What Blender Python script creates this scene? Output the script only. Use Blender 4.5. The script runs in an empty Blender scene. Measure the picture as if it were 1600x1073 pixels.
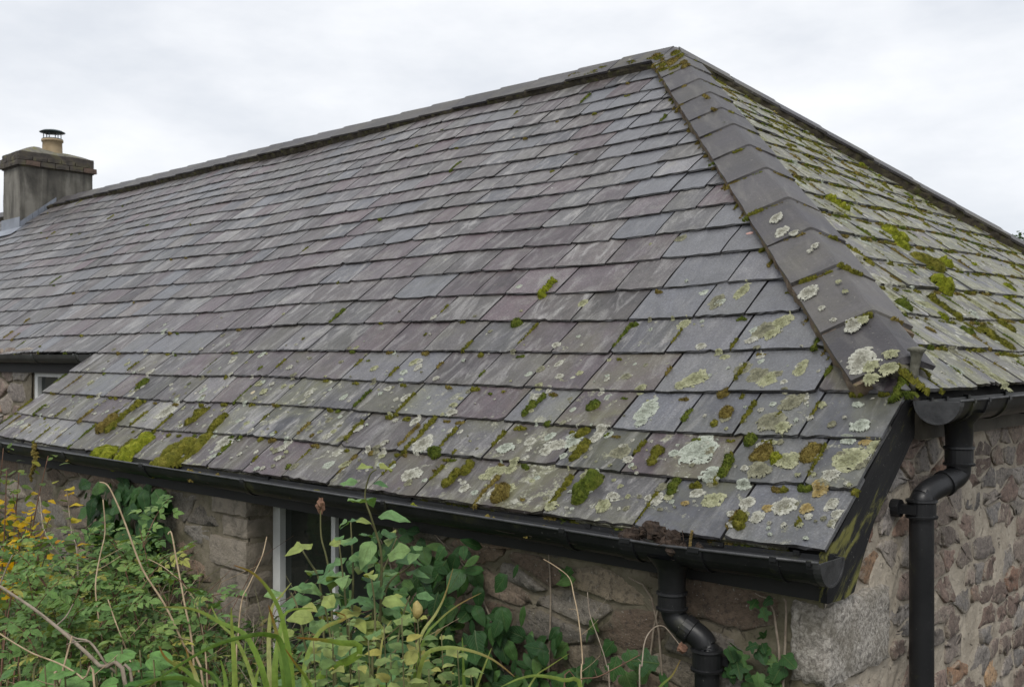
import bpy, math, random
import numpy as np

SC = bpy.context.scene
COL = SC.collection
R = random.Random(11)

# ------------------------------------------------------------------ camera, sky, sun, exposure
cam_data = bpy.data.cameras.new("camera")
cam = bpy.data.objects.new("camera", cam_data)
COL.objects.link(cam)
SC.camera = cam
CAM = np.array([1.2155, -2.4627, 0.4932])
YAW = -0.75527
FPX = 1613.62
cam.location = CAM
cam.rotation_euler = (math.pi / 2, 0, -YAW)
cam_data.sensor_width = 36.0
cam_data.lens = FPX / 1600 * 36.0
cam_data.shift_y = (559.17 - 536.5) / 1600
cam_data.clip_start = 0.05
cam_data.clip_end = 2000
cam_data.dof.use_dof = True
cam_data.dof.focus_distance = 3.3
cam_data.dof.aperture_fstop = 11.0

world = bpy.data.worlds.new("World")
SC.world = world
world.use_nodes = True
SUN_EL, SUN_AZ = math.radians(52), math.radians(150)   # azimuth clockwise from +Y
wn = world.node_tree
wn.nodes.clear()
def wnode(t, **kw):
    n = wn.nodes.new(t)
    for k, v in kw.items():
        n.inputs[k.replace("_", " ")].default_value = v
    return n
sky = wnode("ShaderNodeTexSky")
sky.sky_type = 'NISHITA'
sky.sun_disc = False
sky.sun_elevation = SUN_EL
sky.sun_rotation = SUN_AZ
bg_sky = wnode("ShaderNodeBackground", Strength=0.1)
wn.links.new(sky.outputs[0], bg_sky.inputs[0])
tc = wnode("ShaderNodeTexCoord")
mp = wnode("ShaderNodeMapping", Scale=(1.0, 1.0, 2.6), Location=(0.31, 0.12, 0.0))
wn.links.new(tc.outputs["Generated"], mp.inputs[0])
cn = wnode("ShaderNodeTexNoise", Scale=2.6, Detail=6.0, Roughness=0.56)
wn.links.new(mp.outputs[0], cn.inputs["Vector"])
cr = wnode("ShaderNodeValToRGB")
cr.color_ramp.elements[0].position = 0.36
cr.color_ramp.elements[0].color = (0.655, 0.685, 0.735, 1)
cr.color_ramp.elements[1].position = 0.60
cr.color_ramp.elements[1].color = (0.86, 0.872, 0.895, 1)
wn.links.new(cn.outputs["Fac"], cr.inputs[0])
bg_cloud = wnode("ShaderNodeBackground", Strength=1.0)
wn.links.new(cr.outputs[0], bg_cloud.inputs[0])
wmix = wnode("ShaderNodeMixShader")
wmix.inputs[0].default_value = 0.95
wn.links.new(bg_sky.outputs[0], wmix.inputs[1])
wn.links.new(bg_cloud.outputs[0], wmix.inputs[2])
wout = wnode("ShaderNodeOutputWorld")
wn.links.new(wmix.outputs[0], wout.inputs[0])

sun_data = bpy.data.lights.new("sun", 'SUN')
sun_data.energy = 1.5
sun_data.angle = math.radians(20)
sun_data.color = (1.0, 0.96, 0.9)
sun = bpy.data.objects.new("sun", sun_data)
COL.objects.link(sun)
sun.location = (4, -6, 9)
sun.rotation_euler = (math.pi / 2 - SUN_EL, 0, math.pi - SUN_AZ)

SC.view_settings.view_transform = 'Standard'
SC.view_settings.look = 'None'
SC.view_settings.exposure = 0.28
SC.view_settings.gamma = 1.0
SC.view_settings.use_curve_mapping = False
SC.render.engine = 'CYCLES'
SC.cycles.max_bounces = 6
SC.cycles.diffuse_bounces = 3
SC.cycles.glossy_bounces = 3
SC.cycles.transmission_bounces = 4
SC.cycles.transparent_max_bounces = 4

# ------------------------------------------------------------------ roof measures (metres)
G = 0.215                     # exposed height of one slate course
TH = 0.66380                  # roof pitch
CT, ST = math.cos(TH), math.sin(TH)
S_R = 4.0108                  # slope length eave to ridge
XA = -2.6188                  # ridge end (hip apex)
XR0 = XA + S_R * CT
YR, ZR = S_R * CT, S_R * ST
GROUND = -1.2
COURSES = [G * k for k in (0, 1.0, 1.985, 2.955, 3.945, 4.955, 5.94, 6.90, 7.84, 8.76, 9.63, 10.48, 11.31, 12.13,
                           12.95, 13.80, 14.60, 15.40, 16.24, 17.13, 18.02)]

MOSS_F = [
  (-3.8, 0.055, 0.28, 0.15, 0.06, 0, 'bright green moss mound hanging over the gutter beneath the far left eaves'),
  (-4.029, 0.004, 0.13, 0.2, 0.045, 0, 'flat lime green moss pad at the eaves left of the tall bright mound'),
  (-3.373, 0.033, 0.26, 0.22, 0.06, 1, 'broad yellow green moss cushion bulging into the gutter left of the window'),
  (-3.252, 0.118, 0.26, 0.09, 0.035, 1, 'long moss ridge running up the slate joint from the broad eaves cushion'),
  (-4.265, 0.279, 0.28, 0.06, 0.03, 1, 'olive moss strip on a joint one course above the far left eaves'),
  (-4.328, 0.215, 0.14, 0.1, 0.045, 3, 'brownish moss lump at the lower end of the olive joint strip'),
  (-3.557, 0.321, 0.14, 0.07, 0.035, 1, 'small oval moss pad one course up, first above the broad eaves cushion'),
  (-3.289, 0.289, 0.13, 0.07, 0.035, 1, 'small oval moss pad one course up, right of its twin above the eaves'),
  (-4.461, 0.548, 0.1, 0.06, 0.03, 2, 'pair like green moss bump two courses up near the left verge'),
  (-1.184, 0.058, 0.085, 0.075, 0.055, 3, 'rusty olive moss dome overhanging the middle of the long front eaves'),
  (-0.882, 0.127, 0.15, 0.075, 0.05, 2, 'dark olive moss hump on the lowest course right of the rusty dome'),
  (-1.017, 0.305, 0.12, 0.05, 0.03, 1, 'moss strip on the joint above the dark olive hump'),
  (-1.074, 0.397, 0.055, 0.055, 0.03, 1, 'round moss button topping the strip above the dark olive hump'),
  (-1.675, 0.224, 0.05, 0.065, 0.03, 2, 'fresh green moss button at a slate tail above the leafy shrub'),
  (-1.841, 0.318, 0.24, 0.035, 0.022, 1, 'thin moss ribbon filling a slate joint above the leafy shrub'),
  (-1.451, 0.166, 0.07, 0.05, 0.03, 1, 'upper of two moss pads on the joint left of the rusty dome'),
  (-1.481, 0.102, 0.1, 0.05, 0.03, 1, 'lower of two moss pads on the joint left of the rusty dome'),
  (-1.858, 1.311, 0.15, 0.04, 0.03, 0, 'bright moss tuft high in the middle of the front slope'),
  (-1.866, 1.06, 0.06, 0.06, 0.03, 2, 'little green moss tuft below and left of the bright high tuft'),
  (-1.383, 0.57, 0.07, 0.035, 0.02, 2, 'upper moss bead of a short joint chain in the middle of the slope'),
  (-1.396, 0.498, 0.1, 0.04, 0.025, 2, 'lower moss bead of a short joint chain in the middle of the slope'),
  (-1.113, 0.544, 0.055, 0.05, 0.03, 2, 'dark green moss ball above two smaller moss beads in mid slope'),
  (-0.555, 0.525, 0.055, 0.06, 0.03, 3, 'brown and green moss tuft beside a pale crusted slate'),
  (-0.615, 0.63, 0.05, 0.05, 0.025, 3, 'golden moss tuft on a slate tail above the brown and green tuft'),
  (-0.284, 0.323, 0.045, 0.045, 0.03, 0, 'vivid green moss button in the centre of a crusted slate'),
  (-0.19, 0.36, 0.085, 0.065, 0.022, 3, 'brownish double moss pad on the second course near the right verge'),
  (-0.348, 0.351, 0.08, 0.075, 0.02, 3, 'flat mottled moss patch left of the vivid green button'),
  (-0.416, 0.406, 0.05, 0.045, 0.03, 2, 'green moss button under the tail of a slate above the mottled patch'),
  (-0.431, 0.275, 0.1, 0.04, 0.03, 2, 'green moss roll lying on the joint right of the green crusted slate'),
  (-0.28, 0.063, 0.06, 0.055, 0.035, 1, 'round moss pad on the last joint of the lowest course'),
  (-0.572, 0.179, 0.09, 0.042, 0.025, 2, 'moss roll on the joint of the lowest course above the debris heap'),
  (-0.715, 0.308, 0.1, 0.05, 0.028, 1, 'long moss pad on the second course left of the green crusted slate'),
]
MOSS_H = [
  (2.218, 2.008, 0.16, 0.07, 0.04, 0, 'bright moss cushion on the hip slope beside the middle hip tiles'),
  (2.447, 1.765, 0.14, 0.12, 0.04, 0, 'upper of two vivid moss cushions in the middle of the hip slope'),
  (2.321, 1.675, 0.12, 0.12, 0.04, 0, 'lower of two vivid moss cushions in the middle of the hip slope'),
  (2.308, 1.509, 0.16, 0.2, 0.045, 1, 'wide orange green moss bank along a slate tail on the hip slope'),
  (2.541, 1.52, 0.08, 0.07, 0.04, 0, 'small vivid moss ball at the end of the wide orange green bank'),
  (2.03, 1.301, 0.12, 0.11, 0.06, 0, 'thickest vivid moss cushion of the hip slope below the orange green bank'),
  (1.753, 1.139, 0.2, 0.06, 0.03, 1, 'slanting moss strip on a hip slope joint below the thickest cushion'),
  (2.185, 1.05, 0.16, 0.07, 0.03, 1, 'moss roll low on the hip slope near the right edge'),
  (1.836, 0.937, 0.18, 0.08, 0.03, 1, 'long moss roll just below the moss roll near the right edge'),
  (1.617, 0.964, 0.08, 0.05, 0.03, 2, 'round green moss pad above the right hand gutter'),
  (1.27, 1.109, 0.08, 0.06, 0.035, 2, 'green moss clump on a hip slope slate tail close to the lower hip tiles'),
]
LICHEN_F = [
  (-0.415,0.145,0.036,1,1),
  (-0.186,0.142,0.037,1,2),
  (-0.180,0.138,0.024,1,3),
  (-1.350,0.286,0.038,0.8,0),
  (-1.138,0.328,0.05,0.8,2),
  (-1.086,0.359,0.04,1.2,0),
  (-1.162,0.285,0.03,0.7,2),
  (-0.855,0.320,0.036,1,3),
  (-0.805,0.281,0.022,0.8,2),
  (-0.878,0.541,0.04,1.7,0),
  (-0.861,0.465,0.025,1,0),
  (-0.762,0.701,0.05,1,1),
  (-0.803,0.665,0.03,0.8,1),
  (-0.523,0.719,0.045,1,3),
  (-0.478,0.697,0.04,1,1),
  (-0.600,0.756,0.035,1,3),
  (-0.384,0.754,0.026,1.7,1),
  (-0.347,0.585,0.04,1.1,3),
  (-0.369,0.490,0.048,1,3),
  (-0.326,0.460,0.03,1,1),
  (-0.086,0.480,0.03,1,0),
  (-0.131,0.577,0.018,0.7,0),
  (-0.462,0.243,0.04,0.9,0),
  (-0.566,0.345,0.06,1.2,0),
  (-1.776,0.455,0.028,0.8,2),
  (-1.803,0.501,0.02,0.8,1),
  (-0.601,0.123,0.024,1.4,2),
  (-0.771,0.066,0.03,1,1),
  (-0.763,0.113,0.025,1,2),
  (-0.020,0.127,0.02,1,2),
  (-0.051,0.161,0.018,1.5,2),
  (-0.047,0.414,0.022,0.6,4),
  (-0.227,0.129,0.018,1,4),
  (-0.494,0.118,0.016,0.7,4),
  (-0.564,1.015,0.04,1.2,1),
  (-0.612,0.972,0.05,1,3),
  (-0.576,0.941,0.03,1,1),
  (-1.783,0.273,0.05,1.2,2),
  (-1.702,0.100,0.05,0.8,2),
  (-1.315,0.160,0.05,0.9,1),
  (-1.998,0.255,0.02,1,2),
  (-2.230,0.176,0.03,0.8,2),
  (-2.604,0.163,0.03,0.8,2),
  (-3.075,0.165,0.06,1,2),
  (-3.905,0.353,0.06,1.3,2),
  (-0.959,0.034,0.03,0.7,1),
  (-1.239,0.063,0.025,1,2),
  (-1.184,0.089,0.03,0.8,1),
  (-0.987,1.032,0.03,1.2,1),
  (-0.894,1.150,0.04,1.2,3),
  (-0.817,1.219,0.03,1.8,1),
  (-1.313,1.642,0.03,1,3),
  (-0.009,0.396,0.03,1,1),
  (-0.062,0.338,0.05,1,1),
  (-0.092,0.269,0.03,0.8,2),
  (-0.320,0.270,0.04,1,3),
  (-0.249,0.319,0.04,1,1),
  (-0.116,0.140,0.02,1,4),
  (-0.109,0.216,0.025,1.4,4),
]
LICHEN_W = [
  (-0.156,0.716,0.05,1.3,2),
  (-0.115,0.694,0.03,1,1),
  (-0.077,0.756,0.026,0.8,1),
  (-0.060,0.683,0.028,1,1),
  (-0.095,0.634,0.026,1.1,1),
  (-0.231,0.930,0.022,1.2,1),
  (-0.252,0.904,0.03,1.4,2),
  (-0.485,1.097,0.035,1.2,2),
  (-0.397,1.005,0.014,1,2),
  (-0.328,0.934,0.012,1,2),
  (-0.840,1.638,0.024,1.6,2),
  (-0.769,1.524,0.026,1.6,2),
  (-0.711,1.511,0.02,1,2),
  (-0.582,1.405,0.014,1.4,2),
  (-0.589,1.372,0.012,1,2),
  (-0.396,1.158,0.012,1,1),
  (-0.350,1.098,0.01,1,1),
]
DRY = [
  ('tall tan dead stem hooking over beside the dark creeper',0.006,0,[(-1.664, -1.122, 0.139), (-1.638, -1.111, 0.131), (-1.6, -1.103, 0.085), (-1.564, -1.097, 0.033), (-1.481, -1.087, -0.088), (-1.39, -1.07, -0.173), (-1.305, -1.059, -0.273), (-1.22, -1.047, -0.395)]),
  ('pale dead stem standing upright left of the hooked tan stem',0.005,0,[(-1.706, -1.093, 0.083), (-1.682, -1.098, -0.007), (-1.664, -1.122, -0.075), (-1.624, -1.153, -0.146), (-1.568, -1.169, -0.232), (-1.509, -1.182, -0.306), (-1.456, -1.201, -0.411)]),
  ('short straw stem leaning right above the round leaves',0.005,0,[(-1.501, -1.175, -0.161), (-1.449, -1.18, -0.209), (-1.393, -1.183, -0.258), (-1.339, -1.187, -0.309), (-1.285, -1.191, -0.375)]),
  ('thick grey bramble cane slanting down from the left frame edge',0.01,1,[(-1.68, -1.453, -0.048), (-1.589, -1.422, -0.098), (-1.465, -1.388, -0.141), (-1.343, -1.356, -0.193), (-1.225, -1.326, -0.252), (-1.127, -1.303, -0.32)]),
  ('thin brown cane forking from the thick grey cane',0.007,1,[(-1.435, -1.387, -0.145), (-1.344, -1.343, -0.199), (-1.292, -1.321, -0.207), (-1.234, -1.308, -0.25), (-1.195, -1.299, -0.27), (-1.126, -1.288, -0.324)]),
  ('straight tan stick propped against the thick grey cane',0.006,0,[(-1.313, -1.355, -0.19), (-1.283, -1.382, -0.228), (-1.257, -1.411, -0.286), (-1.243, -1.426, -0.317)]),
  ('arching straw cane low at the left frame edge',0.005,0,[(-1.423, -1.513, -0.151), (-1.372, -1.493, -0.175), (-1.303, -1.455, -0.209), (-1.234, -1.418, -0.229), (-1.175, -1.39, -0.258), (-1.134, -1.378, -0.304)]),
  ('brown dead stalk standing left of the stone window jamb',0.006,0,[(-1.476, -1.014, -0.002), (-1.469, -1.007, 0.003), (-1.432, -1.013, -0.06), (-1.396, -1.021, -0.112), (-1.348, -1.031, -0.185), (-1.3, -1.041, -0.256), (-1.238, -1.065, -0.395)]),
  ('crooked dead twig in front of the white window frame',0.004,0,[(-1.145, -0.908, 0.018), (-1.128, -0.933, -0.027), (-1.125, -0.958, -0.067), (-1.12, -0.98, -0.098), (-1.114, -1.003, -0.13), (-1.086, -1.031, -0.206), (-1.027, -1.072, -0.346)]),
  ('thin straw twig sloping right below the dark creeper',0.004,0,[(-1.516, -1.051, -0.071), (-1.467, -1.033, -0.088), (-1.417, -1.013, -0.12), (-1.377, -1.003, -0.151), (-1.344, -0.999, -0.183), (-1.295, -1.008, -0.266), (-1.214, -1.042, -0.395)]),
  ('pale dead stalk against the stone wall left of the front downpipe',0.004,0,[(-0.741, -0.253, -0.081), (-0.7, -0.242, -0.1), (-0.655, -0.24, -0.125), (-0.62, -0.263, -0.164), (-0.585, -0.285, -0.219), (-0.539, -0.324, -0.316), (-0.503, -0.372, -0.403)]),
  ('slim bent twig right of the pale stalk on the stone wall',0.0035,1,[(-0.618, -0.206, -0.164), (-0.588, -0.232, -0.217), (-0.532, -0.262, -0.272), (-0.492, -0.28, -0.329), (-0.449, -0.321, -0.403)]),
  ('red brown twig lying slantwise before the front downpipe',0.0035,2,[(-0.421, -0.227, -0.296), (-0.443, -0.288, -0.317), (-0.473, -0.344, -0.34), (-0.501, -0.384, -0.345), (-0.512, -0.436, -0.39)]),
  ('arched dark stalk bearing a withered seed head at the front downpipe',0.004,1,[(-0.323, -0.175, -0.27), (-0.348, -0.185, -0.239), (-0.37, -0.192, -0.218), (-0.382, -0.218, -0.219), (-0.382, -0.258, -0.244), (-0.364, -0.297, -0.299), (-0.344, -0.333, -0.377)]),
  ('dark upright twig at the far left before the stone wall',0.007,1,[(-2.247, -1.053, 0.038), (-2.192, -1.07, -0.007), (-2.137, -1.086, -0.05), (-2.068, -1.09, -0.093), (-1.989, -1.084, -0.143), (-1.854, -1.095, -0.2), (-1.734, -1.12, -0.326), (-1.623, -1.152, -0.461)]),
  ('brown forked twig carrying yellow leaves near the far left wall',0.006,1,[(-2.183, -0.992, 0.06), (-2.157, -0.995, -0.011), (-2.121, -1.003, -0.069), (-2.059, -1.013, -0.122), (-1.957, -1.055, -0.202), (-1.803, -1.115, -0.34), (-1.649, -1.177, -0.461)]),
]
SHRUB = [
  [(-0.909, -0.727, 0.2), (-0.922, -0.739, 0.185), (-0.931, -0.748, 0.129), (-0.92, -0.738, 0.079), (-0.917, -0.721, 0.028), (-0.907, -0.712, -0.033), (-0.902, -0.72, -0.182), (-0.891, -0.738, -0.395)],
  [(-1.065, -0.792, 0.096), (-1.056, -0.797, 0.016), (-1.038, -0.793, -0.038), (-1.021, -0.791, -0.111), (-1.001, -0.8, -0.253), (-0.972, -0.813, -0.395)],
  [(-1.125, -0.82, -0.004), (-1.107, -0.818, -0.03), (-1.087, -0.812, -0.056), (-1.06, -0.8, -0.104), (-1.027, -0.811, -0.221), (-0.989, -0.829, -0.395)],
  [(-0.925, -0.563, -0.047), (-0.936, -0.588, -0.08), (-0.965, -0.628, -0.113), (-0.964, -0.656, -0.161), (-0.949, -0.682, -0.266), (-0.922, -0.712, -0.408)],
  [(-1.022, -0.724, 0.049), (-1.012, -0.728, -0.01), (-0.993, -0.738, -0.092), (-0.972, -0.759, -0.187), (-0.942, -0.786, -0.395)],
  [(-0.97, -0.606, -0.003), (-0.97, -0.633, -0.052), (-0.969, -0.674, -0.124), (-0.95, -0.711, -0.227), (-0.909, -0.755, -0.395)],
  [(-0.924, -0.837, 0.016), (-0.918, -0.832, -0.05), (-0.904, -0.832, -0.13), (-0.882, -0.839, -0.239), (-0.86, -0.846, -0.362)],
  [(-0.825, -0.813, -0.056), (-0.819, -0.807, -0.12), (-0.802, -0.819, -0.196), (-0.783, -0.842, -0.346)],
  [(-1.014, -0.922, -0.108), (-0.993, -0.916, -0.146), (-0.965, -0.917, -0.223), (-0.936, -0.918, -0.362)],
  [(-0.792, -0.713, -0.116), (-0.797, -0.731, -0.163), (-0.793, -0.755, -0.239), (-0.79, -0.78, -0.362)],
  [(-0.872, -0.926, -0.093), (-0.864, -0.918, -0.156), (-0.847, -0.915, -0.232), (-0.825, -0.922, -0.336)],
]
HERB = [(-0.477, -1.24, -0.067), (-0.51, -1.168, -0.068), (-0.546, -1.099, -0.06), (-0.427, -1.142, -0.077), (-0.462, -1.072, -0.064), (-0.349, -1.12, -0.022), (-0.383, -1.049, -0.037), (-0.402, -0.964, -0.094), (-0.296, -1.018, -0.096), (-0.33, -0.948, -0.158), (-0.412, -1.179, -0.111), (-0.423, -1.087, -0.114), (-0.442, -1.001, -0.121), (-0.338, -1.058, -0.135), (-0.472, -1.081, -0.171), (-0.347, -1.118, -0.13), (-0.519, -1.177, -0.147), (-0.387, -0.95, -0.176)]
IRIS = [
  [(-0.635, -1.183, -0.244), (-0.645, -1.193, -0.087), (-0.665, -1.211, -0.012), (-0.694, -1.238, 0.034), (-0.723, -1.267, 0.052)],
  [(-0.633, -1.319, -0.211), (-0.635, -1.321, -0.12), (-0.638, -1.324, -0.061), (-0.64, -1.325, -0.013)],
  [(-0.627, -1.244, -0.227), (-0.656, -1.272, -0.094), (-0.7, -1.313, -0.057), (-0.743, -1.354, -0.028), (-0.797, -1.404, -0.025)],
  [(-0.669, -1.353, -0.224), (-0.698, -1.38, -0.152), (-0.734, -1.414, -0.12), (-0.747, -1.426, -0.091)],
  [(-0.593, -1.419, -0.189), (-0.6, -1.425, -0.128), (-0.609, -1.433, -0.097), (-0.616, -1.44, -0.066)],
  [(-0.435, -1.27, -0.189), (-0.444, -1.278, -0.134), (-0.461, -1.294, -0.1), (-0.476, -1.308, -0.069)],
  [(-0.471, -1.304, -0.189), (-0.48, -1.312, -0.066), (-0.481, -1.341, -0.038), (-0.486, -1.387, -0.032), (-0.535, -1.432, -0.052), (-0.588, -1.482, -0.094), (-0.627, -1.519, -0.13)],
  [(-0.69, -1.235, -0.258), (-0.738, -1.212, -0.205), (-0.763, -1.236, -0.121), (-0.789, -1.259, -0.087), (-0.804, -1.274, -0.046)],
  [(-0.451, -1.148, -0.109), (-0.48, -1.175, -0.086), (-0.508, -1.201, -0.08), (-0.543, -1.234, -0.075)],
  [(-0.662, -1.209, -0.258), (-0.66, -1.207, -0.162), (-0.694, -1.171, -0.101), (-0.708, -1.142, -0.066), (-0.684, -1.092, -0.064)],
  [(-0.62, -1.169, -0.258), (-0.657, -1.135, -0.177), (-0.656, -1.093, -0.108), (-0.631, -1.042, -0.085), (-0.692, -1.031, -0.083)],
  [(-0.713, -1.188, -0.275), (-0.756, -1.159, -0.135), (-0.75, -1.155, -0.064), (-0.735, -1.14, -0.035), (-0.719, -1.125, -0.007)],
  [(-0.645, -1.193, -0.258), (-0.65, -1.197, -0.149), (-0.703, -1.178, -0.094), (-0.713, -1.188, -0.045)],
  [(-0.512, -1.411, -0.172), (-0.515, -1.414, -0.112), (-0.522, -1.42, -0.076)],
  [(-0.437, -1.409, -0.155), (-0.432, -1.404, -0.108), (-0.426, -1.398, -0.075)],
  [(-0.535, -1.432, -0.172), (-0.561, -1.457, -0.118), (-0.577, -1.513, -0.103), (-0.593, -1.556, -0.112)],
]
GRASS = [
  [(-0.461, -1.02, -0.258), (-0.474, -0.963, -0.121), (-0.471, -0.919, -0.073), (-0.47, -0.891, -0.035), (-0.457, -0.878, 0.025)],
  [(-0.451, -1.01, -0.258), (-0.432, -0.992, -0.115), (-0.422, -0.955, -0.072), (-0.413, -0.906, -0.045), (-0.376, -0.87, -0.018)],
  [(-0.294, -1.0, -0.224), (-0.295, -1.001, -0.159), (-0.296, -1.002, -0.12), (-0.298, -1.003, -0.074)],
  [(-0.366, -1.068, -0.224), (-0.342, -1.072, -0.114), (-0.292, -1.066, -0.082), (-0.233, -1.052, -0.077), (-0.183, -1.032, -0.09), (-0.152, -1.003, -0.123)],
  [(-0.12, -0.836, -0.185), (-0.135, -0.878, -0.155), (-0.153, -0.935, -0.137), (-0.16, -0.983, -0.134), (-0.172, -1.022, -0.144)],
  [(-0.281, -0.987, -0.224), (-0.312, -0.948, -0.194), (-0.302, -0.938, -0.154), (-0.289, -0.927, -0.11)],
  [(-0.307, -0.805, -0.275), (-0.311, -0.769, -0.214), (-0.299, -0.729, -0.192), (-0.268, -0.7, -0.164)],
  [(-0.191, -0.491, -0.326), (-0.181, -0.481, -0.274), (-0.159, -0.46, -0.244), (-0.145, -0.447, -0.207)],
  [(-0.501, -1.057, -0.258), (-0.499, -1.055, -0.162), (-0.491, -1.048, -0.094), (-0.479, -1.037, -0.064)],
]
BRAMBLE = [
  [(-2.112, -1.2, -0.084), (-1.991, -1.155, -0.279), (-1.945, -1.208, -0.53)],
  [(-2.047, -1.139, -0.074), (-2.004, -1.167, -0.275), (-1.952, -1.215, -0.53)],
  [(-1.889, -1.127, -0.104), (-1.784, -1.097, -0.274), (-1.728, -1.141, -0.496)],
  [(-1.833, -1.075, -0.123), (-1.817, -1.128, -0.283), (-1.755, -1.167, -0.496)],
  [(-1.811, -0.986, -0.074), (-1.789, -1.034, -0.267), (-1.723, -1.068, -0.513)],
  [(-1.7, -0.95, -0.042), (-1.74, -1.056, -0.244), (-1.668, -1.084, -0.496)],
  [(-1.667, -0.987, -0.094), (-1.65, -1.04, -0.261), (-1.58, -1.07, -0.48)],
  [(-1.645, -1.104, -0.148), (-1.567, -1.099, -0.272), (-1.503, -1.136, -0.447)],
  [(-1.662, -1.189, -0.173), (-1.641, -1.238, -0.277), (-1.581, -1.277, -0.43)],
  [(-1.728, -1.251, -0.155), (-1.622, -1.219, -0.268), (-1.568, -1.265, -0.43)],
  [(-1.677, -1.34, -0.168), (-1.579, -1.317, -0.258), (-1.529, -1.365, -0.397)],
  [(-1.558, -1.09, -0.173), (-1.484, -1.09, -0.277), (-1.418, -1.124, -0.43)],
  [(-1.585, -0.979, -0.14), (-1.585, -1.048, -0.276), (-1.512, -1.075, -0.463)],
  [(-1.512, -1.185, -0.22), (-1.484, -1.227, -0.284), (-1.42, -1.263, -0.397)],
  [(-1.601, -1.269, -0.237), (-1.525, -1.265, -0.292), (-1.468, -1.308, -0.397)],
  [(-1.586, -1.392, -0.244), (-1.476, -1.357, -0.28), (-1.426, -1.406, -0.363)],
  [(-1.449, -1.126, -0.254), (-1.403, -1.151, -0.301), (-1.335, -1.183, -0.397)],
  [(-1.472, -0.941, -0.185), (-1.453, -0.992, -0.29), (-1.376, -1.015, -0.447)],
  [(-1.407, -1.017, -0.215), (-1.358, -1.04, -0.289), (-1.284, -1.066, -0.413)],
  [(-1.387, -0.93, -0.209), (-1.359, -0.972, -0.294), (-1.28, -0.994, -0.43)],
  [(-1.856, -1.234, -0.103), (-1.745, -1.198, -0.258), (-1.694, -1.247, -0.463)],
]
YELLOW = [
  [(-2.439, -1.096, 0.188), (-2.457, -1.114, -0.094), (-2.283, -1.224, -0.603)],
  [(-2.4, -1.059, 0.112), (-2.414, -1.073, -0.132), (-2.238, -1.182, -0.603)],
  [(-2.278, -1.013, 0.166), (-2.319, -1.052, -0.099), (-2.171, -1.187, -0.586)],
  [(-2.364, -1.094, 0.042), (-2.347, -1.078, -0.161), (-2.142, -1.16, -0.586)],
  [(-2.266, -1.07, -0.014), (-2.28, -1.083, -0.183), (-2.104, -1.193, -0.569)],
  [(-2.342, -1.143, -0.014), (-2.349, -1.148, -0.183), (-2.162, -1.248, -0.569)],
  [(-2.243, -1.049, -0.088), (-2.253, -1.058, -0.22), (-2.075, -1.166, -0.569)],
  [(-2.237, -1.112, -0.069), (-2.255, -1.129, -0.204), (-2.081, -1.24, -0.553)],
  [(-2.471, -1.126, 0.101), (-2.465, -1.121, -0.138), (-2.268, -1.21, -0.603)],
  [(-2.327, -1.128, 0.123), (-2.333, -1.134, -0.114), (-2.148, -1.234, -0.569)],
]
ROUND = [(-1.238, -1.407, -0.237), (-1.309, -1.337, -0.251), (-1.241, -1.328, -0.262), (-1.174, -1.32, -0.258), (-1.404, -1.399, -0.308), (-1.204, -1.266, -0.253), (-1.145, -1.265, -0.21), (-1.083, -1.262, -0.222), (-1.303, -1.332, -0.301), (-1.224, -1.312, -0.301), (-1.269, -1.409, -0.289), (-1.213, -1.219, -0.289), (-1.215, -1.276, -0.214), (-1.357, -1.464, -0.249), (-1.337, -1.501, -0.267), (-1.165, -1.202, -0.29), (-1.168, -1.259, -0.298), (-1.169, -1.315, -0.22), (-1.346, -1.345, -0.296), (-1.267, -1.325, -0.229), (-1.312, -1.422, -0.249)]
IVY_RIGHT = [(-0.21, -0.155), (-0.185, -0.168), (-0.158, -0.142), (-0.196, -0.27), (-0.181, -0.253), (-0.278, -0.307), (-0.262, -0.33), (-0.282, -0.351), (-0.255, -0.297), (-0.152, -0.299), (-0.134, -0.287), (-0.171, -0.32), (-0.128, -0.31), (-0.21, -0.362), (-0.19, -0.37), (-0.239, -0.377), (-0.162, -0.364)]


def project(P):
    d = np.asarray(P, float) - CAM
    fw = np.array([math.sin(YAW), math.cos(YAW), 0]); rt = np.array([math.cos(YAW), -math.sin(YAW), 0])
    z = max(d @ fw, 0.05)
    return 800 + FPX * (d @ rt) / z, 559.17 - FPX * d[2] / z

def front(a, s, h=0.0):       # front slope: a along the ridge, s up the slope, h above it
    return (a, s * CT - h * ST, s * ST + h * CT)
def hipp(a, s, h=0.0):        # hip slope: a along Y
    return (XR0 - s * CT + h * ST, a, s * ST + h * CT)
def wav(a, s):
    return 0.009 * math.sin(a * 1.9 + s * 1.1) + 0.009 * math.sin(a * 0.83 - s * 2.3 + 1) + 0.004 * math.sin(a * 4.1 + s * 3.7)

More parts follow.
